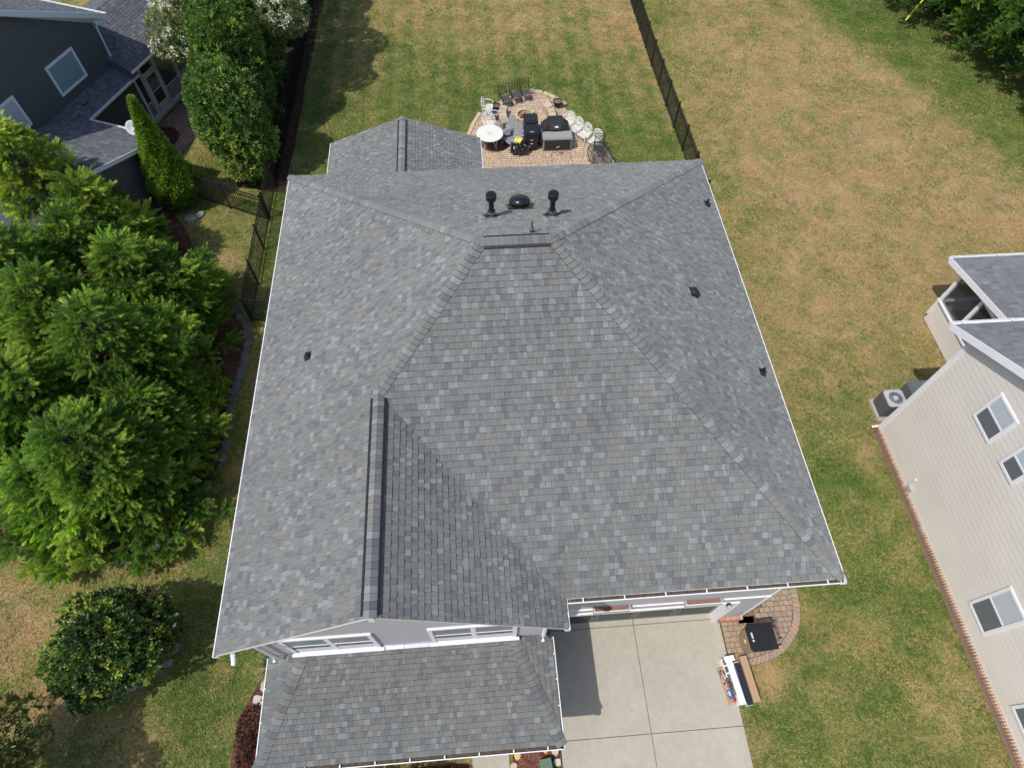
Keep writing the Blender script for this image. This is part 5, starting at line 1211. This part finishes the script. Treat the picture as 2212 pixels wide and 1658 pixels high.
# arborvitae: dense cone of flat sprays on a solid core
def arborvitae():
    T=thing('arborvitae','bright green pointed arborvitae between the dark house and the short fence','tree',(-6.95,19.75,0)); r=np.random.default_rng(77)
    h=5.15; Rr=0.98
    prof=lambda t: Rr*np.minimum(1.0,0.42+2.4*t)*np.clip(1-t,0,1)**1.12*1.26
    tr=MB(); tr.lathe((0,0,0),[(0.08,0),(0.07,0.3)],m_bark,n=8); tr.build('trunk',T)
    cb=MB(); m_core=mat('dark_core',(0.022,0.04,0.012),1.0)  # solid filler core, its dark colour painting shade in the crown's gaps
    n=17000; t=r.uniform(0,1,n)**1.35; a=r.uniform(0,6.283,n)
    bump=1+0.07*np.sin(a*5+t*17)+0.06*np.sin(a*9-t*31)
    rr=prof(t)*bump*r.uniform(.86,1.03,n); P=np.stack([rr*np.cos(a)+.28*t,rr*np.sin(a),0.12+t*(h-.12)],1)
    D=np.stack([np.cos(a)*.55,np.sin(a)*.55,np.full(n,1.0)],1)+r.normal(size=(n,3))*.28
    lp=np.sin(a*6+t*23)*np.sin(t*40+a*2); C=np.array([(0.21,0.34,0.045)])*(1+.35*lp[:,None])*r.uniform(.75,1.25,(n,1))
    C[r.uniform(size=n)<.12]*=np.array([1.6,1.3,1.2])
    tm=leaf_rosette(6,0.13,0.035,5,.6)
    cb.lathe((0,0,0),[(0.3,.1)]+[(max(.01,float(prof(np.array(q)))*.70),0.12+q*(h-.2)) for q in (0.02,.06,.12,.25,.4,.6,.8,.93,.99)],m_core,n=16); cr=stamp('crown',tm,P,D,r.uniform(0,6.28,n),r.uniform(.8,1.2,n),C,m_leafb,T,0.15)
    cb.build('dark_core',cr)
arborvitae()
def spiky():
    T=thing('yucca','spiky light green yucca beside the left corner of the front porch','plant',(-0.55,0.15,0)); r=np.random.default_rng(5); mb=MB()
    m=mat('yucca_leaf',attr=True,rough=.5,transl=.15)
    for i in range(80):
        a=r.uniform(0,6.283); el=r.uniform(.15,1.35); L=r.uniform(.45,.75); d=Vector((math.cos(a)*math.cos(el),math.sin(a)*math.cos(el),math.sin(el))); s=d.cross(Vector((0,0,1))).normalized()*0.016
        p=Vector((0,0,.12)); q=p+d*L*.55+Vector((0,0,.02)); e=p+d*L-Vector((0,0,.10*math.cos(el))); c=[(0.16,0.22,0.10),(0.10,0.16,0.07),(0.24,0.27,0.14)][i%3]
        mb.face([p-s,p+s,q+s,q-s],m,c); mb.face([q-s,q+s,e],m,c)
    mb.build('leaves',T)
spiky()
# stones
m_stone=mat('edging_stone',attr=True,rough=.9,noise=(9,.15),bump=(40,.006))
def rock(x,y,rx,ry,hz,seed,col,label,group,rz=0):
    r=random.Random(seed); n=7; mb=MB(); P=[]
    for i in range(n):
        a=i/n*6.283+r.uniform(-.2,.2); k=r.uniform(.82,1.1); P.append((rx*k*math.cos(a),ry*k*math.sin(a)))
    i0=len(mb.v); mb.v.extend([(p[0],p[1],-0.03) for p in P]); mb.v.extend([(p[0],p[1],hz*.75) for p in P]); mb.v.extend([(p[0]*.86,p[1]*.86,hz+r.uniform(-.008,.008)) for p in P])
    k=mb.mi(m_stone); mb.f.append(tuple(range(i0+2*n,i0+3*n))); mb.m.append(k); mb.c.append(col)
    for b in (0,n):
        for j in range(n): mb.f.append((i0+b+j,i0+b+(j+1)%n,i0+b+n+(j+1)%n,i0+b+n+j)); mb.m.append(k); mb.c.append(col)
    o=mb.build('edging_stone',loc=(x,y,0)); o.rotation_euler=(0,0,rz); tag(o,label,'stone',group)
k=0
for i in range(len(STONES)-1):
    (x0,y0),(x1,y1)=STONES[i],STONES[i+1]; d=math.hypot(x1-x0,y1-y0); n=max(1,round(d/.34)); a=math.atan2(y1-y0,x1-x0)
    for j in range(n):
        t=(j+.5)/n; g=R.uniform(.8,1.25); k+=1
        rock(lerp(x0,x1,t)+R.uniform(-.04,.04),lerp(y0,y1,t)+R.uniform(-.03,.03),0.21,R.uniform(.14,.2),R.uniform(.05,.09),k,(0.13*g,0.135*g,0.13*g),'flat grey stone in the curved edging of the conifer bed','flat grey stones edging the conifer bed',a)
rock(-6.35,18.75,.3,.22,.10,91,(0.26,0.28,0.27),'pale flat stone at the foot of the pointed arborvitae, left one','stones by the arborvitae',.4)
rock(-6.0,18.95,.25,.16,.09,92,(0.22,0.24,0.23),'pale flat stone at the foot of the pointed arborvitae, right one','stones by the arborvitae',1.1)
for (x,y,a,c,l) in ((-4.50,-0.12,.2,(0.42,0.36,0.34),'pinkish pale stone under the lower edge of the magnolia'),(-4.18,0.02,.8,(0.40,0.40,0.40),'pale stone just right of the pinkish one under the magnolia'),(-3.62,0.45,.5,(0.22,0.23,0.26),'grey stone under the right side of the magnolia'),(-3.48,0.85,1.2,(0.18,0.19,0.22),'dark grey stone highest on the right side of the magnolia')):
    rock(x,y,.17,.11,.10,int(abs(x*77)),c,l,'stones round the magnolia',a)
for i,(x,y,rx,ry,c,l) in enumerate(((6.33,-2.62,.13,.11,(0.62,0.42,0.18),'orange yellow stone at the left of the front mulch bed'),(6.22,-2.86,.11,.1,(0.5,0.42,0.34),'tan stone below the orange yellow one in the front mulch bed'),(7.12,-2.58,.07,.06,(0.62,0.36,0.12),'small orange stone above the green utility box'),(7.38,-2.60,.11,.12,(0.50,0.45,0.38),'cream stone beside the driveway nearest the gutter corner'),(7.40,-2.86,.12,.12,(0.58,0.52,0.46),'whitish stone beside the driveway right of the green utility box'),(6.2,-3.1,.13,.1,(0.48,0.46,0.36),'greenish tan stone at the bottom edge left of the mulch'),(7.38,-3.14,.12,.12,(0.55,0.48,0.42),'pale stone beside the driveway at the bottom edge'),(-.85,-.75,.16,.22,(0.5,0.45,0.40),'pale flat stone left of the front porch gutter'),(-.72,-0.35,.14,.2,(0.46,0.42,0.37),'pale flat stone between the yucca and the porch gutter'))):
    rock(x,y,rx,ry,.07,200+i,c,l,'garden stones by the front porch',R.uniform(0,3))
b=MB(); b.box((0,0,.14),(0.30,0.42,0.28),mat('green_plastic',(0.10,0.16,0.11),.6,noise=(6,.15)),rz=.12); b.box((0,0,.285),(0.33,0.45,0.03),mat('green_plastic'),rz=.12)
tag(b.build('utility_box',loc=(7.08,-2.98,0)),'low green plastic utility box in the front mulch bed','utility box')
b=MB(); b.tube([(-1.55,11.2,.04),(-1.7,10,.04),(-1.62,8.8,.04),(-1.72,7.4,.04),(-1.85,6.1,.04),(-1.9,5.3,.04)],0.035,mat('hose_green',(0.02,0.06,0.055),.5),n=7)
tag(b.build('garden_hose'),'dark green hose lying on the shaded grass along the left wall of the house','hose')
# guy wire with yellow guard
b=thing('guy_wire','guy wire with a long yellow guard in front of the upper right trees','cable',(31.0,31.7,0))
d=Vector((2.3,0.6,5.2)).normalized()
g=MB(); g.tube([(0,0,0),tuple(d*9)],0.012,m_iron,n=5); g.build('wire',b)
g=MB(); g.tube([tuple(d*.6),tuple(d*3.2)],0.045,mat('yellow_guard',(0.80,0.66,0.05),.5),n=8); g.build('guard',b)

# ------------------------------------------------------------------ patio furniture
m_wf=mat('white_cast_metal',(0.80,0.79,0.74),0.45)
def white_chair(label,loc,rz,group):
    t=thing('garden_chair',label,'chair',loc,rz,group)
    b=MB(); n=14
    # arched back with scrolls (local +y is the back)
    def bk(x,z): return (x,0.21+0.16*(z-.42),z)
    b.tube([bk(-.23,.42),bk(-.25,.68)]+[bk(-.25*math.cos(math.pi*i/n),.68+.21*math.sin(math.pi*i/n)) for i in range(n+1)]+[bk(.25,.68),bk(.23,.42)],0.016,m_wf,n=6)
    b.tube([bk(-.23,.5),bk(.23,.5)],0.011,m_wf,n=5)
    for cx_,cz,r_ in ((-.13,.60,.075),(.13,.60,.075),(-.12,.75,.065),(.12,.75,.065),(0,.82,.05),(0,.57,.05)):
        b.tube([bk(cx_+r_*math.cos(i/12*6.283),cz+r_*math.sin(i/12*6.283)) for i in range(12)],0.009,m_wf,n=5,closed=True)
        b.tube([bk(cx_+r_*.45*math.cos(i/8*6.283),cz+r_*.45*math.sin(i/8*6.283)) for i in range(8)],0.008,m_wf,n=4,closed=True)
    for a in (-55,-25,0,25,55): b.tube([bk(0,.52),bk(.24*math.sin(math.radians(a)),.52+.33*math.cos(math.radians(a)))],0.008,m_wf,n=4)
    b.build('backrest',t)
    s=MB(); s.tube([(-.23,.21,.42),(-.25,-.20,.42),(-.15,-.25,.42),(.15,-.25,.42),(.25,-.20,.42),(.23,.21,.42)],0.014,m_wf,n=6,closed=True)
    for i in range(11): s.bar((-.21+i*.042,.20,.42),(-.21+i*.042,-.23,.42),0.016,0.01,m_wf)
    for i in range(9): s.bar((-.23,-.20+i*.048,.424),(.23,-.20+i*.048,.424),0.014,0.008,m_wf)
    s.build('seat',t)
    for sx in (-1,1):
        a=MB(); a.tube([(sx*.25,.25,.66),(sx*.29,.08,.66),(sx*.29,-.12,.65),(sx*.27,-.22,.60),(sx*.25,-.2,.42)],0.016,m_wf,n=6); a.build('armrest',t)
        for sy,y in ((-1,-.2),(1,.2)):
            l=MB(); l.tube([(sx*.23,y,.42),(sx*.24,y*1.1,.2),(sx*.27,y*1.35,0.02)],0.015,m_wf,n=6); l.build('leg',t)
    return t
Z0=0.03
c0=white_chair('white scrollwork garden chair farthest up the right side, beside the covered grill',(10.88,23.83,Z0),math.radians(-48),'white scrollwork chairs along the right of the patio')
dup(c0,(11.22,23.40,Z0),math.radians(-50),'white scrollwork garden chair second from the covered grill')
dup(c0,(11.58,22.93,Z0),math.radians(-50),'white scrollwork garden chair third from the grill, before the gap')
dup(c0,(12.02,22.42,Z0),math.radians(-42),'white scrollwork garden chair nearest the dark oval table')
dup(c0,(7.05,23.98,Z0),math.radians(3),'white scrollwork garden chair behind the white round table facing the house','white scrollwork chairs on the left of the patio')
dup(c0,(7.05,25.28,Z0),math.radians(75),'white garden chair at the far left edge of the patio, turned sideways','white scrollwork chairs on the left of the patio')
def black_chair(label,loc,rz):
    t=thing('patio_chair',label,'chair',loc,rz,'black mesh chairs at the far end of the patio')
    m_net=mat('black_mesh_fabric',(0.03,0.033,0.036),0.6,alpha=.75); m_net2=mat('grey_mesh_seat',(0.10,0.105,0.11),0.7)
    b=MB()
    def bk(x,z): return (x,0.22+0.22*(z-.42),z)
    b.tube([bk(-.22,.42),bk(-.24,.98),bk(.24,.98),bk(.22,.42)],0.02,m_iron,n=6)
    b.tube([bk(-.23,.9),bk(.23,.9)],0.009,m_iron,n=5); b.tube([bk(-.22,.52),bk(.22,.52)],0.009,m_iron,n=5)
    for i in range(8): b.tube([bk(-.18+i*.052,.52),bk(-.18+i*.052,.9)],0.006,m_iron,n=4)
    for i in range(4):
        for j in range(3): b.tube([bk(-.15+i*.1+.045*math.cos(a/8*6.283),.6+j*.12+.045*math.sin(a/8*6.283)) for a in range(8)],0.006,m_iron,n=4,closed=True)
    b.build('backrest',t)
    s=MB(); s.box((0,-.01,.42),(0.44,0.44,0.02),m_net2)
    for i in range(10): s.bar((-.2+i*.044,.2,.433),(-.2+i*.044,-.22,.433),0.012,0.008,m_iron)
    s.build('seat',t)
    for sx in (-1,1):
        a=MB(); a.tube([(sx*.24,.27,.64),(sx*.27,0,.65),(sx*.26,-.2,.62),(sx*.24,-.22,.42)],0.014,m_iron,n=6); a.build('armrest',t)
        for y in (-.21,.21):
            l=MB(); l.tube([(sx*.22,y,.42),(sx*.24,y*1.2,0.01)],0.013,m_iron,n=6); l.build('leg',t)
    return t
k0=black_chair('black wrought chair on the left of the three at the patio end',(7.97,25.95,Z0),math.radians(22))
dup(k0,(8.50,26.23,Z0),math.radians(16),'black wrought chair in the middle of the three at the patio end')
dup(k0,(9.02,26.40,Z0),math.radians(6),'black wrought chair on the right of the three at the patio end')
def adirondack(label,loc,rz):
    t=thing('adirondack_chair',label,'chair',loc,rz,'grey slatted lounge chairs on the patio'); m=mat('grey_poly_wood',(0.26,0.27,0.30),.6,noise=(5,.06))
    b=MB()
    for i in range(5):
        a=(i-2)*.06; L=.86-abs(i-2)*.06; x=(i-2)*.105; b.bar((x*.75,.14,.26),(x*1.15+a*.2,.14+L*.46,.26+L*.86),0.092,0.02,m,up=(0,-.88,.47))
    b.bar((-.26,.20,.42),(.26,.20,.42),0.06,0.02,m); b.build('backrest',t)
    s=MB()
    for i in range(7):
        q=i/6; s.bar((-.26,-.42+q*.55,.36-q*.12),(.26,-.42+q*.55,.36-q*.12),0.078,0.02,m,up=(0,.21,1))
    s.build('seat',t)
    for sx in (-1,1):
        a=MB(); a.bar((sx*.34,-.42,.56),(sx*.34,.34,.56),0.13,0.022,m); a.build('armrest',t)
        l=MB(); l.box((sx*.33,-.38,.275),(0.03,0.11,0.55),m); l.build('leg',t)
        l=MB(); l.bar((sx*.29,-.42,.30),(sx*.29,.45,.06),0.03,0.12,m); l.build('leg',t)
    return t
a0=adirondack('grey slatted lounge chair nearer the sandstone seat wall',(7.80,23.50,Z0),math.radians(-62))
dup(a0,(8.16,22.92,Z0),math.radians(-55),'grey slatted lounge chair behind the black trash bag')
def round_table():
    t=thing('round_table','white round metal table at the corner of the sun room roof','table',(7.03,22.86,Z0)); m_t=mat('white_table_top',(0.70,0.69,0.61),.6,noise=(30,.16))
    b=MB(); b.lathe((0,0,0),[(0.60,.69),(0.635,.70),(0.635,.72),(0.62,.728),(0.03,.728)],m_t,n=40); 
    for r_ in (.08,.14): b.tube([(r_*math.cos(i/20*6.283),r_*math.sin(i/20*6.283),.730) for i in range(20)],0.005,mat('grey_pattern',(0.45,0.44,0.42),.6),n=4,closed=True)
    for k in range(8):
        a=k/8*6.283; b.tube([(.04*math.cos(a),.04*math.sin(a),.731),(.17*math.cos(a+.2),.17*math.sin(a+.2),.731)],0.004,mat('grey_pattern'),n=4)
    b.lathe((0,0,.726),[(0.02,0),(0.02,.006)],m_blackmat,n=10)
    b.build('table_top',t)
    for k in range(4):
        a=math.radians(45+90*k); l=MB(); c,s=math.cos(a),math.sin(a)
        l.tube([(.30*c,.30*s,.70),(.22*c,.22*s,.4),(.42*c,.42*s,.02)],0.014,m_wf,n=6); l.tube([(.50*c,.50*s,.70),(.40*c,.40*s,.3),(.42*c,.42*s,.02)],0.011,m_wf,n=6); l.build('leg',t)
round_table()
def oval_table():
    t=thing('oval_table','dark oval table with see through top at the right corner of the patio','table',(12.02,21.0,Z0))
    b=MB(); n=40; e=[(0.55*math.cos(i/n*6.283),0.97*math.sin(i/n*6.283)) for i in range(n)]
    b.tube([(x,y,.715) for x,y in e],0.018,m_iron,n=6,closed=True); b.build('rim',t)
    b=MB(); b.face([(x,y,.712) for x,y in e],mat('smoked_glass',(0.05,0.04,0.035),.15,alpha=.38)); b.build('table_top',t)
    for sx in (-1,1):
        for sy in (-1,1):
            l=MB(); l.tube([(sx*.45,sy*.45,.70),(sx*.2,sy*.3,.45),(sx*.18,sy*.25,.25),(sx*.4,sy*.55,.01)],0.016,m_iron,n=6); l.build('leg',t)
    l=MB(); l.tube([(.2*math.cos(i/20*6.283),.33*math.sin(i/20*6.283),.4) for i in range(20)],0.012,m_iron,n=5,closed=True); l.tube([(.38*math.cos(i/24*6.283),.6*math.sin(i/24*6.283),.68) for i in range(24)],0.01,m_iron,n=5,closed=True); l.build('brace',t)
oval_table()
dup(k0,(12.15,21.85,Z0),math.radians(-10),'black wrought chair tucked under the far end of the dark oval table')
def wheelie_bin(name,label,loc,rz,body,lid,h=1.0,wd=0.62,dp=0.72,group=None,marks=True,lidmark=False):
    t=thing(name,label,'trash bin',loc,rz,group); m=mat('bin_body_%.2f'%body[0],body,.5); ml=mat('bin_lid_%.3f'%lid[0],lid,.45,noise=(3,.25))
    b=MB(); b.box((0,0,h*.46+.03),(wd,dp*.94,h*.92),m,taper=.80); b.box((0,-.0,h*.90),(wd+.04,dp*.98,.05),m); b.box((0,-dp*.40,.30),(wd*.5,.04,.5),m); b.build('body',t)
    l=MB(); hx,hy=wd/2+.035,dp/2+.02; c=.07
    oct_=[(-hx+c,-hy),(hx-c,-hy),(hx,-hy+c),(hx,hy-.02),(-hx,hy-.02),(-hx,-hy+c)]
    l.extrude(oct_,h*.92,h*.965,ml); inn=[(x*.9,y*.9) for x,y in oct_]; l.extrude(inn,h*.965,h*.99,ml); l.extrude([(x*.72,y*.66+.04) for x,y in oct_],h*.985,h,ml)
    ld=l.build('lid',t)
    if marks:
        mk=MB(); mw=mat('white_print',(0.75,0.75,0.75),.6)
        if lidmark:
            for i in range(7): mk.box((-.13+i*.032+(.03 if i>4 else 0),-hy+.115,h*1.004),(0.022,.05,.004),mw)
        else:
            for i in range(9):
                a=math.radians(20+i*17.5); mk.box((-.09*math.cos(a),-hy+.10+.045*math.sin(a),h*1.004),(.022,.03,.004),mw)
        mk.build('lid_print',ld)
        f=MB()
        for z,w_ in (((.62,.09),(.42,.12)) if not lidmark else ((.55,.10),)): f.box((0,-dp*.45-.0,z),(w_,.02,.018),mw)
        f.build('front_print',t)
    for sx in (-1,1):
        w_=MB(); w_.lathe((sx*wd*.36,dp*.40,.11),[(.11,-.025),(.11,.025)],m_blackmat,n=16,M=Matrix.Rotation(math.pi/2,3,'Y')); w_.build('wheel',t)
        q=MB(); q.box((sx*wd*.38,dp/2+.05,h*.93),(.05,.12,.06),m_blackmat if body[0]>.1 else m); q.build('hinge',t)
    q=MB(); q.tube([(-wd*.3,dp/2+.07,h*.90),(wd*.3,dp/2+.07,h*.90)],.016,m,n=8); q.build('handle',t)
    return t
wheelie_bin('wheelie_bin','black wheelie bin in front with a white arc printed on its lid',(8.98,22.68,Z0),0.02,(0.014,0.017,0.028),(0.016,0.017,0.020),h=1.02,wd=.66,group='black wheelie bins on the back patio')
wheelie_bin('wheelie_bin','black wheelie bin behind the other one beside the fire pit',(9.02,23.50,Z0),0.03,(0.014,0.017,0.028),(0.018,0.019,0.022),h=1.02,wd=.60,group='black wheelie bins on the back patio',marks=False)
wheelie_bin('wheelie_bin','tan wheelie bin with scuffed black lid on the pavers beside the garage',(13.50,-0.25,.02),math.radians(-87),(0.30,0.215,0.125),(0.014,0.015,0.017),h=1.05,wd=.66,dp=.76,lidmark=True)
def grill():
    t=thing('covered_grill','barbecue grill under a black fabric cover behind the storage box','grill',(10.18,23.15,Z0)); m=mat('black_fabric',(0.022,0.022,0.024),.75,noise=(5,.25),bump=(9,.03))
    b=MB(); A=[(-.66,-.32),(.66,-.32),(.66,.32),(-.66,.32)]; B=[(-.65,-.31),(.65,-.31),(.65,.31),(-.65,.31)]; C=[(-.36,-.10),(.36,-.10),(.34,.30),(-.34,.30)]
    lv=[(A,.08),(B,.80),([(p[0]*.62,p[1]*.8+.03) for p in B],1.0),(C,1.12)]
    for (P,z0),(Q,z1) in zip(lv,lv[1:]):
        for i in range(4):
            j=(i+1)%4; b.face([(*P[i],z0),(*P[j],z0),(*Q[j],z1),(*Q[i],z1)],m)
    b.face([(*p,1.12) for p in C],m); b.box((0,-.34,.35),(1.2,.03,.5),m)
    b.build('cover',t)
    f=MB(); f.bar((-.27,-.27,.93),(.27,-.27,.93),.30,.012,mat('black_fabric_patch',(0.03,0.03,0.032),.7),up=(0,-.9,.75)); f.build('cover_pocket',t)
    f=MB(); f.box((.02,-.335,.955),(.16,.004,.075),mat('white_print'),M=Matrix.Rotation(-.55,3,'X')); f.build('white_patch',t)
    f=MB(); f.box((-.80,-.1,.40),(.22,.5,.75),mat('grey_fabric',(0.045,0.048,0.05),.7,noise=(6,.2))); f.bar((-.69,-.36,.1),(-.69,-.33,.84),.02,.02,mat('white_print')); f.build('side_shelf',t)
grill()
def storage_box():
    t=thing('storage_box','grey outdoor storage box with dark ribbed front beside the patio bins','storage box',(10.22,22.70,Z0),math.radians(0)); mg=mat('warm_grey_plastic',(0.30,0.29,0.295),.55,noise=(20,.04)); md=mat('charcoal_plastic',(0.035,0.036,0.037),.55)
    b=MB(); b.box((0,0,.33),(1.36,.76,.62),mg); b.build('body',t)
    l=MB(); l.box((0,0,.655),(1.42,.82,.05),mg); l.box((0,.02,.69),(1.34,.74,.035),mg); l.build('lid',t)
    f=MB(); f.box((0,-.385,.33),(1.24,.03,.50),md)
    for i in range(6): f.box((0,-.403,.13+i*.08),(1.22,.012,.045),md)
    fr=f.build('front_panel',t)
    lg=MB(); lg.bar((-.05,-.412,.20),(.11,-.412,.27),.012,.028,mat('white_print'),up=(0,-1,0)); lg.build('maker_mark',fr)
    # soft ruffled base line
storage_box()
def trash_bag():
    t=thing('trash_bag','shiny black trash bag with a yellow carton on top, before the lounge chairs','trash bag',(8.38,22.28,Z0)); m=mat('black_film',(0.008,0.008,0.009),.12,spec=.8,bump=(7,.06))
    b=MB(); r=random.Random(8); nu,nv=22,10; base=len(b.v)
    for j in range(nv+1):
        ph=math.pi*j/nv
        for i in range(nu):
            th=6.283*i/nu; k=1+.14*math.sin(3*th+2*ph)+.10*math.sin(7*th-3*ph)+r.uniform(-.07,.07)
            b.v.append((.40*k*math.sin(ph)*math.cos(th)+(.05 if j<5 else 0),.34*k*math.sin(ph)*math.sin(th),max(0.0,.27+.27*k*math.cos(ph))))
    km=b.mi(m)
    for j in range(nv):
        for i in range(nu): b.f.append((base+j*nu+i,base+(j+1)*nu+i,base+(j+1)*nu+(i+1)%nu,base+j*nu+(i+1)%nu)); b.m.append(km); b.c.append((1,1,1))
    b.build('bag',t)
    o=thing('carton','yellow carton lying on the black trash bag','carton',(8.36,22.48,Z0+.50),math.radians(-28)); mb=MB(); mb.box((0,0,.05),(.34,.34,.10),mat('yellow_card',(0.72,0.66,0.12),.6)); mb.build('carton_body',o)
    q=MB(); q.box((-.06,.09,.102),(.09,.07,.003),mat('red_print',(0.5,.06,.03),.6)); q.box((-.11,.02,.102),(.04,.05,.003),mat('red_print')); q.build('red_print',o)
    o=MB(); o.box((0,0,.17),(.36,.10,.30),mat('brown_card',(0.40,0.29,0.17),.85,noise=(4,.08)),M=Matrix.Rotation(.35,3,'X')); o=o.build('cardboard_piece',loc=(8.72,22.28,Z0)); o.rotation_euler=(0,0,.7); tag(o,'brown cardboard piece poking out beside the black trash bag','cardboard')
trash_bag()
def pot(label,loc,r_,h,col,soil,group=None):
    t=thing('planter',label,'planter',loc,0,group); b=MB(); b.lathe((0,0,0),[(r_*.7,0),(r_*.92,h*.6),(r_,h),(r_*1.0,h+.02),(r_*.88,h+.02),(r_*.86,h-.04)],mat('pot_%.3f'%col[0],col,.6),n=24); b.build('bowl',t)
    b=MB(); b.lathe((0,0,0),[(r_*.86,h-.05),(r_*.86,h-.03)],mat('potting_soil_%.2f'%soil[0],soil,1,noise=(14,.4)),n=20); b.build('soil',t)
pot('brown bowl planter with dark rim on the far right patio edging',(10.62,25.70,.14),.235,.22,(0.028,0.020,0.017),(0.20,0.13,0.08))
pot('black pot of bare soil between the white chairs and the black chairs',(7.50,25.48,Z0),.22,.36,(0.014,0.014,0.016),(0.15,0.10,0.07))
t=thing('side_table','small white rimmed oval side table between the two left white chairs','table',(7.33,24.80,Z0)); b=MB(); b.tube([(.24*math.cos(i/24*6.283),.17*math.sin(i/24*6.283),.45) for i in range(24)],.018,mat('bluish_white',(0.66,0.68,0.85),.5),n=6,closed=True); b.face([(.23*math.cos(i/24*6.283),.16*math.sin(i/24*6.283),.445) for i in range(24)],mat('dark_glass',(0.03,.035,.03),.2)); b.build('table_top',t)
for k in range(3):
    a=k*2.094; l=MB(); l.tube([(.17*math.cos(a),.12*math.sin(a),.44),(.2*math.cos(a),.15*math.sin(a),.01)],.013,m_iron,n=5); l.build('leg',t)
b=MB(); b.lathe((0,0,0),[(.15,0),(.16,.06),(.14,.12)],mat('tan_stone',(0.50,0.41,0.27),.9,noise=(9,.15)),n=14); tag(b.build('stone_stump',loc=(7.76,26.02,Z0)),'round tan stone at the foot of the leftmost black chair','stone')
b=MB(); b.tube([(0,0,0.02),(.22,-2.15,.42)],.014,mat('rusty_rod',(0.14,0.05,0.035),.8),n=6); tag(b.build('garden_stake',loc=(10.2,26.6,.14)),'long thin rusty stake leaning from the patio edging to the grill','stake')
# folded chair frame lying on the pavers
b=MB(); b.tube([(-.45,-.6,.05),(-.45,0,.05),(-.3,.12,.05),(.35,.12,.05),(.48,0,.05),(.48,-.6,.05)],.008,mat('thin_grey_rod',(0.16,0.12,0.10),.5),n=5); b.tube([(-.25,-.1,.07),(.3,-.1,.07)],.008,mat('thin_grey_rod'),n=5); b.box((0.05,0.02,.07),(.18,.03,.02),m_blackmat)
tag(b.build('wire_frame',loc=(10.35,22.05,Z0)),'thin wire frame lying flat on the pavers in front of the storage box','frame')

# ------------------------------------------------------------------ roofing leftovers beside the driveway
def leftovers():
    m_card=mat('tan_cardboard',(0.42,0.27,0.165),.85,noise=(3,.05)); mw=mat('white_box_card',(0.80,0.80,0.80),.6)
    def along(a,b): return math.atan2(b[1]-a[1],b[0]-a[0])
    # long tan carton
    a,b=(13.10,-0.62),(13.20,-1.83); rz=along(b,a)-math.pi/2
    o=MB(); o.box((0,0,.13),(.20,1.22,.26),m_card); o.box((0.0,0,.262),(.004,1.2,.003),mat('card_seam',(0.27,0.17,0.10),.9)); o=o.build('long_carton',loc=(13.14,-1.22,.02)); o.rotation_euler=(0,0,rz); tag(o,'long plain tan carton nearest the lawn beside the driveway','box')
    # bundle of ridge shingles
    t=thing('shingle_bundle','row of dark shingle packs between the white carton and the tan carton','bundle',(12.93,-1.32,.02),along((12.97,-1.88),(12.86,-.75))-math.pi/2); m=mat('wrapped_shingles',(0.022,0.024,0.040),.4)
    b=MB()
    for i in range(10): b.box((0,-.52+i*.112,.12),(.15,.104,.24+.01*(i%3)),m)
    b.build('pack',t)
    b=MB(); b.box((0,.0,.10),(.17,1.17,.16),mat('pale_wrap',(0.5,0.52,0.6),.5)); b.build('wrap',t)
    t=thing('white_carton','long open white carton lying along the driveway edge','box',(12.67,-1.22,.02),along((12.74,-1.90),(12.60,-.60))-math.pi/2)
    b=MB(); b.box((0.03,-.02,.14),(.17,1.26,.28),mw); b.box((-.09,.35,.10),(.10,.50,.20),mw); b.box((.06,.56,.285),(.30,.15,.012),mw); b.box((.10,.40,.284),(.05,.10,.01),mw); b.build('carton_body',t)
    b=MB(); b.bar((.03,-.3,.2825),(.03,.35,.2825),.006,.003,mat('grey_print',(0.5,.5,.52),.6)); b.build('printed_line',t)
    b=MB()
    for i in range(5): b.box((-.095,-.30+i*.2,.155),(.075,.16,.14),mat('grey_flashing_%d'%(i%2),((0.11,0.115,0.10),(0.07,0.07,0.075))[i%2],.5))
    b.build('contents',t)
    t=thing('shingle_wrapper','stack of torn blue and maroon shingle wrappers on the concrete beside the white carton','wrapping',(12.47,-1.35,.02),along((12.50,-1.86),(12.38,-.90))-math.pi/2)
    b=MB(); r=random.Random(2); mt=mat('torn_wrapper',attr=True,rough=.45)
    b.box((0,0,.05),(.17,.98,.10),mat('tan_wrapper',(0.45,.30,.18),.7))
    C=[(0.13,.03,.05),(0.20,.06,.08),(0.45,.33,.22),(0.62,.58,.55),(0.07,.02,.04),(0.30,.12,.12)]
    for i in range(110):
        y=r.uniform(-.40,.42); x=r.uniform(-.07,.08); b.box((x,y,.105+r.uniform(0,.02)),(r.uniform(.012,.04),r.uniform(.02,.09),.004),mt,rz=r.uniform(-.6,.6),col=r.choice(C))
    b.box((.01,-.20,.131),(.10,.22,.004),mt,col=(0.03,.18,.45)); b.box((-.085,.32,.11),(.02,.2,.03),mt,col=(0.03,.18,.45)); b.box((.095,-.25,.12),(.03,.36,.05),mt,col=(0.16,.03,.07)); b.box((.0,-.2,.1335),(.05,.12,.003),mt,col=(0.5,.6,.75))
    b.build('wrapper_pile',t)
leftovers()
